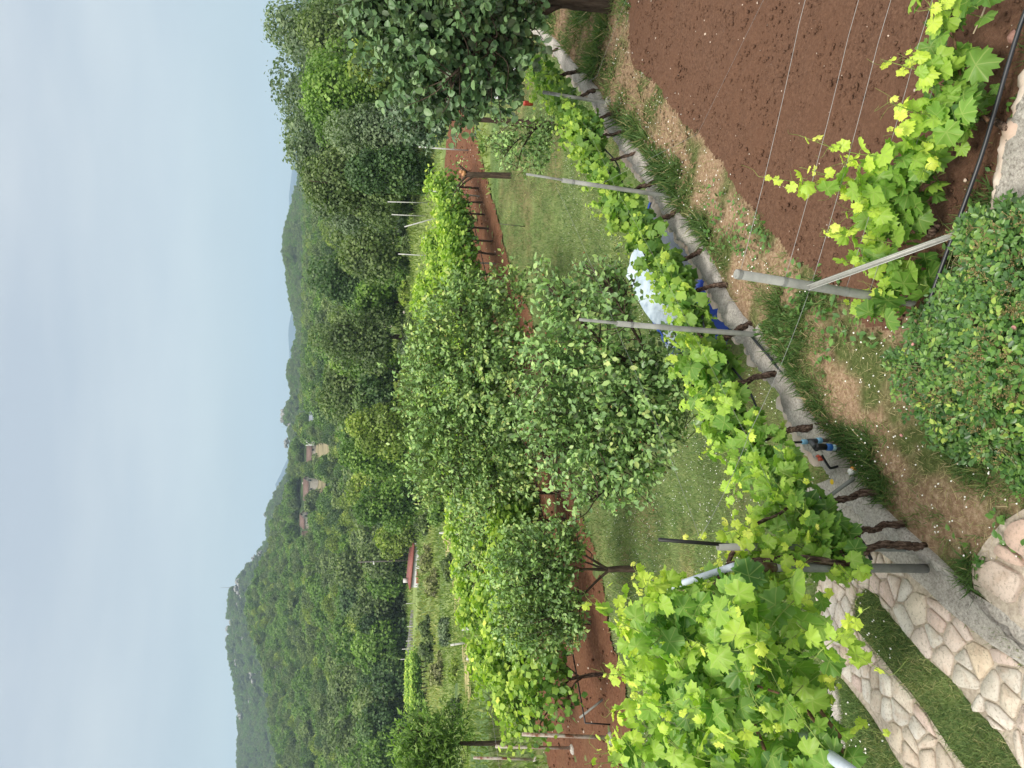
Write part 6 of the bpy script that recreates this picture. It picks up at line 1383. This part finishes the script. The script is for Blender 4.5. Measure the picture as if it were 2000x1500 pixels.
G = Geo(); q = at_z(1626, 941, .06); leaves(G, T_ROUND, np.zeros((9, 3)), nrm(np.stack([np.cos(np.arange(9)*.7), np.sin(np.arange(9)*.7), .3+0*np.arange(9)], 1)), np.tile([0, 0, 1.], (9, 1)), .022, .5); tag(G.build('yellow_flower', plain('yellow_petal', (.75, .52, .02), .6), loc=tuple(q)), 'single yellow flower at the edge of the concrete cap', 'flower')

# ================================================================== GRASS
GRASS = leaf_mat('grass_blade', [(0, (.035, .072, .020)), (.35, (.072, .125, .036)), (.55, (.13, .165, .055)), (.7, (.23, .20, .10)), (1, (.36, .30, .18))], .25, .6, .2, var=.1, k=1.5)
LAWN = leaf_mat('lawn_blade', [(0, (.050, .092, .034)), (.4, (.098, .152, .054)), (.75, (.175, .222, .083)), (1, (.30, .28, .14))], .25, .7, .15, var=.12, k=1.5)
T_BLADE = (np.array([[-.03, 0, 0], [.03, 0, 0], [.024, .5, .06], [-.024, .5, .06], [0, 1, .26]]), [np.array([[0, 1, 2, 3]]), np.array([[3, 2, 4]])])
def blades(G, x, y, z, rng, size, tone, lay=.55, wide=1.):
    n = len(x); ax = nrm(np.stack([rng.normal(size=n)*lay, rng.normal(size=n)*lay, .55+.6*rng.random(n)], 1))
    T = (T_BLADE[0]*np.array([wide, 1, 1]), T_BLADE[1]); leaves(G, T, np.stack([x, y, z], 1), ax, nrm(rdirs(rng, n)+np.array([0, 0, .3])), size, tone)
rng = np.random.default_rng(60)
capline = np.array([c for c in CAP])
def upper_pts(n, ymax=18):
    x = rng.uniform(-2.2, 10, n); y = rng.uniform(1.2, ymax, n); k = inpoly(UPPER, x, y) & ~inpoly(SOIL, x+.05*rng.normal(size=n), y+.05*rng.normal(size=n)) & (np.abs(x) < .60*y+.5)
    return x[k], y[k]
def capdist(x, y): 
    d = np.full(len(x), 9.)
    for a_, b_ in zip(capline[:-1], capline[1:]):
        ab = b_-a_; t = np.clip(((x-a_[0])*ab[0]+(y-a_[1])*ab[1])/np.dot(ab, ab), 0, 1); d = np.minimum(d, np.hypot(x-a_[0]-t*ab[0], y-a_[1]-t*ab[1]))
    return d
x, y = upper_pts(2600000, 15)
k = (rng.random(len(x)) < np.clip(3.2/np.hypot(x, y), 0, 1)**1.5); x, y = x[k], y[k]
cdist = capdist(x, y)-np.where(y < 4.5, np.interp(y, [3.5, 4.5], [-.11, 0]), 0); mg = inpoly([tuple(p) for p in MARG], x, y) | inpoly([tuple(p) for p in MS], x, y)
wet = fbm(x*1.5, y*1.5, 71)*.75+fbm(x*5, y*5, 75)*.25-.02-.24*np.clip(1.2-linedist([np.array(q) for q in SOIL[4:15]], x, y)/.45, 0, 1)*(fbm(x*2.2, y*2.2, 33) > .36)
wet = wet+.075*np.clip(1-cdist/1.1, 0, 1)+.02*(y < 4.6)
k = (cdist > .13) & ~mg & (rng.random(len(x)) < np.clip((wet-.42)*8, .10, 1)); x, y, wet = x[k], y[k], wet[k]
x, y, wet = x[:330000], y[:330000], wet[:330000]
print('upper blades', len(x))
tone = np.where(wet < .44, .55+.3*rng.random(len(x)), np.clip(.50-(wet-.44)*1.7+.13*rng.normal(size=len(x)), 0, .6)); tone = np.where(rng.random(len(x)) < .07, .6+.35*rng.random(len(x)), tone)
G = Geo(); lng = wet > .56
blades(G, x, y, 0*x, rng, (.024+.05*rng.random(len(x)))*np.where(wet < .44, .7, 1.)*(1+.9*lng)*np.clip(np.hypot(x, y)/4.8, 1, 2), tone, .8, 1.15)
tag(G.build('grass', GRASS), 'tufted green and straw coloured grass on the garden terrace', 'grass', kind='stuff')
# straw lying flat
x, y = upper_pts(60000, 9); k = capdist(x, y) > .13; x, y = x[k][:15000], y[k][:15000]; n = len(x); G = Geo(); a_ = rng.random(n)*6.28
leaves(G, (T_BLADE[0]*np.array([.55, 1, .15]), T_BLADE[1]), np.stack([x, y, np.full(n, .012)], 1), np.stack([np.cos(a_), np.sin(a_), .05+.1*rng.random(n)], 1), np.tile([0, 0, 1.], (n, 1)), .025+.06*rng.random(n)**2, .68+.3*rng.random(n))
tag(G.build('dry_straw', GRASS), 'dry straw stalks lying over the bare patches of the terrace', 'straw', kind='stuff')
# lawn below, and the strips of grass in the driveway
LW = [tuple(p) for p in EDGE] + [(13, 27), (11, 16), (7.3, 14.6)] + [tuple(c) for c in CAP[2:-3]] + [(-1.3, 3.2), (-1.7, 2.4), (-4, 2), (-9, 9)]
x = rng.uniform(-10, 12, 2600000); y = 2.0+25*rng.random(2600000)
k = (np.abs(x) < .57*y+1.4) & (rng.random(len(x)) < np.clip(5.2/np.hypot(x, y), 0, 1)**2.0); x, y = x[k], y[k]
k = inpoly(LW, x, y) & ~inpoly(PATH, x, y) & ~inpoly(UPPER, x, y) & ~inpoly(VSOIL, x, y); x, y = x[k], y[k]
w_ = fbm(x*1.1, y*1.1, 81)*.7+fbm(x*4, y*4, 83)*.3; bare = fbm(x*.7+3, y*.7, 87)
k = rng.random(len(x)) < np.where(bare < .33, .35, 1); x, y, w_, bare = x[k][:270000], y[k][:270000], w_[k][:270000], bare[k][:270000]
print('lawn blades', len(x))
dd_ = np.hypot(x, y)
G = Geo(); tone = np.clip(.45+(w_-.5)*1.2*-1+.16*rng.normal(size=len(x))+.35*(bare < .36), 0, 1)
blades(G, x, y, h_low(x, y), rng, (.03+.03*rng.random(len(x)))*np.clip(dd_/6.5, 1., 2.4), tone, .8, 1.5)
x = rng.uniform(-3.2, -.4, 160000); y = rng.uniform(2.2, 5.2, 160000); k = ~inpoly(PATH, x, y) & ~inpoly(UPPER, x, y) & inpoly(LW, x, y); x, y = x[k][:50000], y[k][:50000]
blades(G, x, y, h_low(x, y), rng, .02+.045*rng.random(len(x)), np.clip(.35+.25*rng.normal(size=len(x))+.3*(fbm(x*3, y*3, 5) < .42), 0, 1), .8, 1.0)
tag(G.build('lawn_grass', LAWN), 'short mown lawn grass below the kerb wall and between the wheel strips', 'grass', kind='stuff')
# clover heads and daisies
def daisies(nm, lab, x, y, z, s, m_):
    n = len(x); G = Geo(); a_ = np.arange(7)/7*6.28; T = (np.vstack([[[0, 0, .25]], np.stack([np.cos(a_)*.5, np.sin(a_)*.5, 0*a_], 1)]), [np.stack([0*np.arange(7), np.arange(7)+1, (np.arange(7)+1) % 7+1], 1)])
    leaves(G, T, np.stack([x, y, z], 1), rdirs(rng, n)*np.array([1, 1, .2]), nrm(rdirs(rng, n)*.6+np.array([0, -.2, 1])), s, .5); return tag(G.build(nm, m_), lab, 'flowers', kind='stuff')
WPET = plain('white_petal', (.75, .75, .70), .7, .2, 0, .05)
x = rng.uniform(-9, 9, 60000); y = 4.2+14*rng.random(60000)**1.2; k = inpoly(LW, x, y) & ~inpoly(PATH, x, y) & ~inpoly(UPPER, x, y) & ~inpoly(VSOIL, x, y) & (fbm(x*.6, y*.6, 88) > .44) & (np.abs(x) < .57*y); x, y = x[k][:5200], y[k][:5200]
daisies('clover_heads', 'tiny white clover heads sprinkled over the lawn', x, y, h_low(x, y)+.035, .008+.007*rng.random(len(x)), WPET)
x, y = upper_pts(60000, 9); k = (fbm(x*1.2, y*1.2, 95) > .5) & (capdist(x, y) > .15); x, y = x[k][:900], y[k][:900]
daisies('daisies', 'small white daisies dotted in the terrace grass', x, y, .045+0*x, .008+.005*rng.random(len(x)), WPET)
# weeds with broad leaves
G = Geo(); n = 3000; x, y = upper_pts(40000, 6.5); k = (fbm(x*1.4, y*1.4, 97) > .55) & (capdist(x, y) > .14); x, y = x[k][:n], y[k][:n]; n = len(x)
leaves(G, T_OVAL, np.stack([x, y, .015+.04*rng.random(n)], 1), nrm(rdirs(rng, n)*np.array([1, 1, .3])+np.array([0, 0, .25])), nrm(np.array([0, 0, 1])+.3*rng.normal(size=(n, 3))), .03+.03*rng.random(n), .25+.35*rng.random(n))
tag(G.build('low_weeds', ROSE), 'low broad leaved weeds in the terrace grass', 'weeds', kind='stuff')
LITM = plain('leaf_litter', (.22, .15, .09), .9, .1, 0, .5, 40)
G = Geo(); x, y = upper_pts(60000, 15); k = (y > 6.8) & (capdist(x, y) > .14); x, y = x[k][:5000], y[k][:5000]; n = len(x)
leaves(G, T_OVAL, np.stack([x, y, .01+.02*rng.random(n)], 1), rdirs(rng, n)*np.array([1, 1, .3]), nrm(np.array([0, 0, 1])+.35*rng.normal(size=(n, 3))), .022+.03*rng.random(n), .5)
tag(G.build('fallen_leaves', LITM), 'brown fallen leaves in the dry grass near the dark tree', 'leaves', kind='stuff')
# ================================================================== AIR: one closed box of pale haze round everything
G = Geo(); box(G, (0, 3900, 200), (16500, 8400, 620)); hz = bpy.data.materials.new('haze'); hz.use_nodes = True; t = hz.node_tree; t.nodes.clear()
pvn = t.nodes.new('ShaderNodeVolumePrincipled'); ov = t.nodes.new('ShaderNodeOutputMaterial'); t.links.new(pvn.outputs[0], ov.inputs['Volume'])
pvn.inputs['Color'].default_value = (.58, .76, .92, 1); pvn.inputs['Density'].default_value = .00027; pvn.inputs['Anisotropy'].default_value = .0
tag(G.build('haze', hz, smooth=False), 'thin bluish haze in the air over the valley', 'haze', kind='stuff')
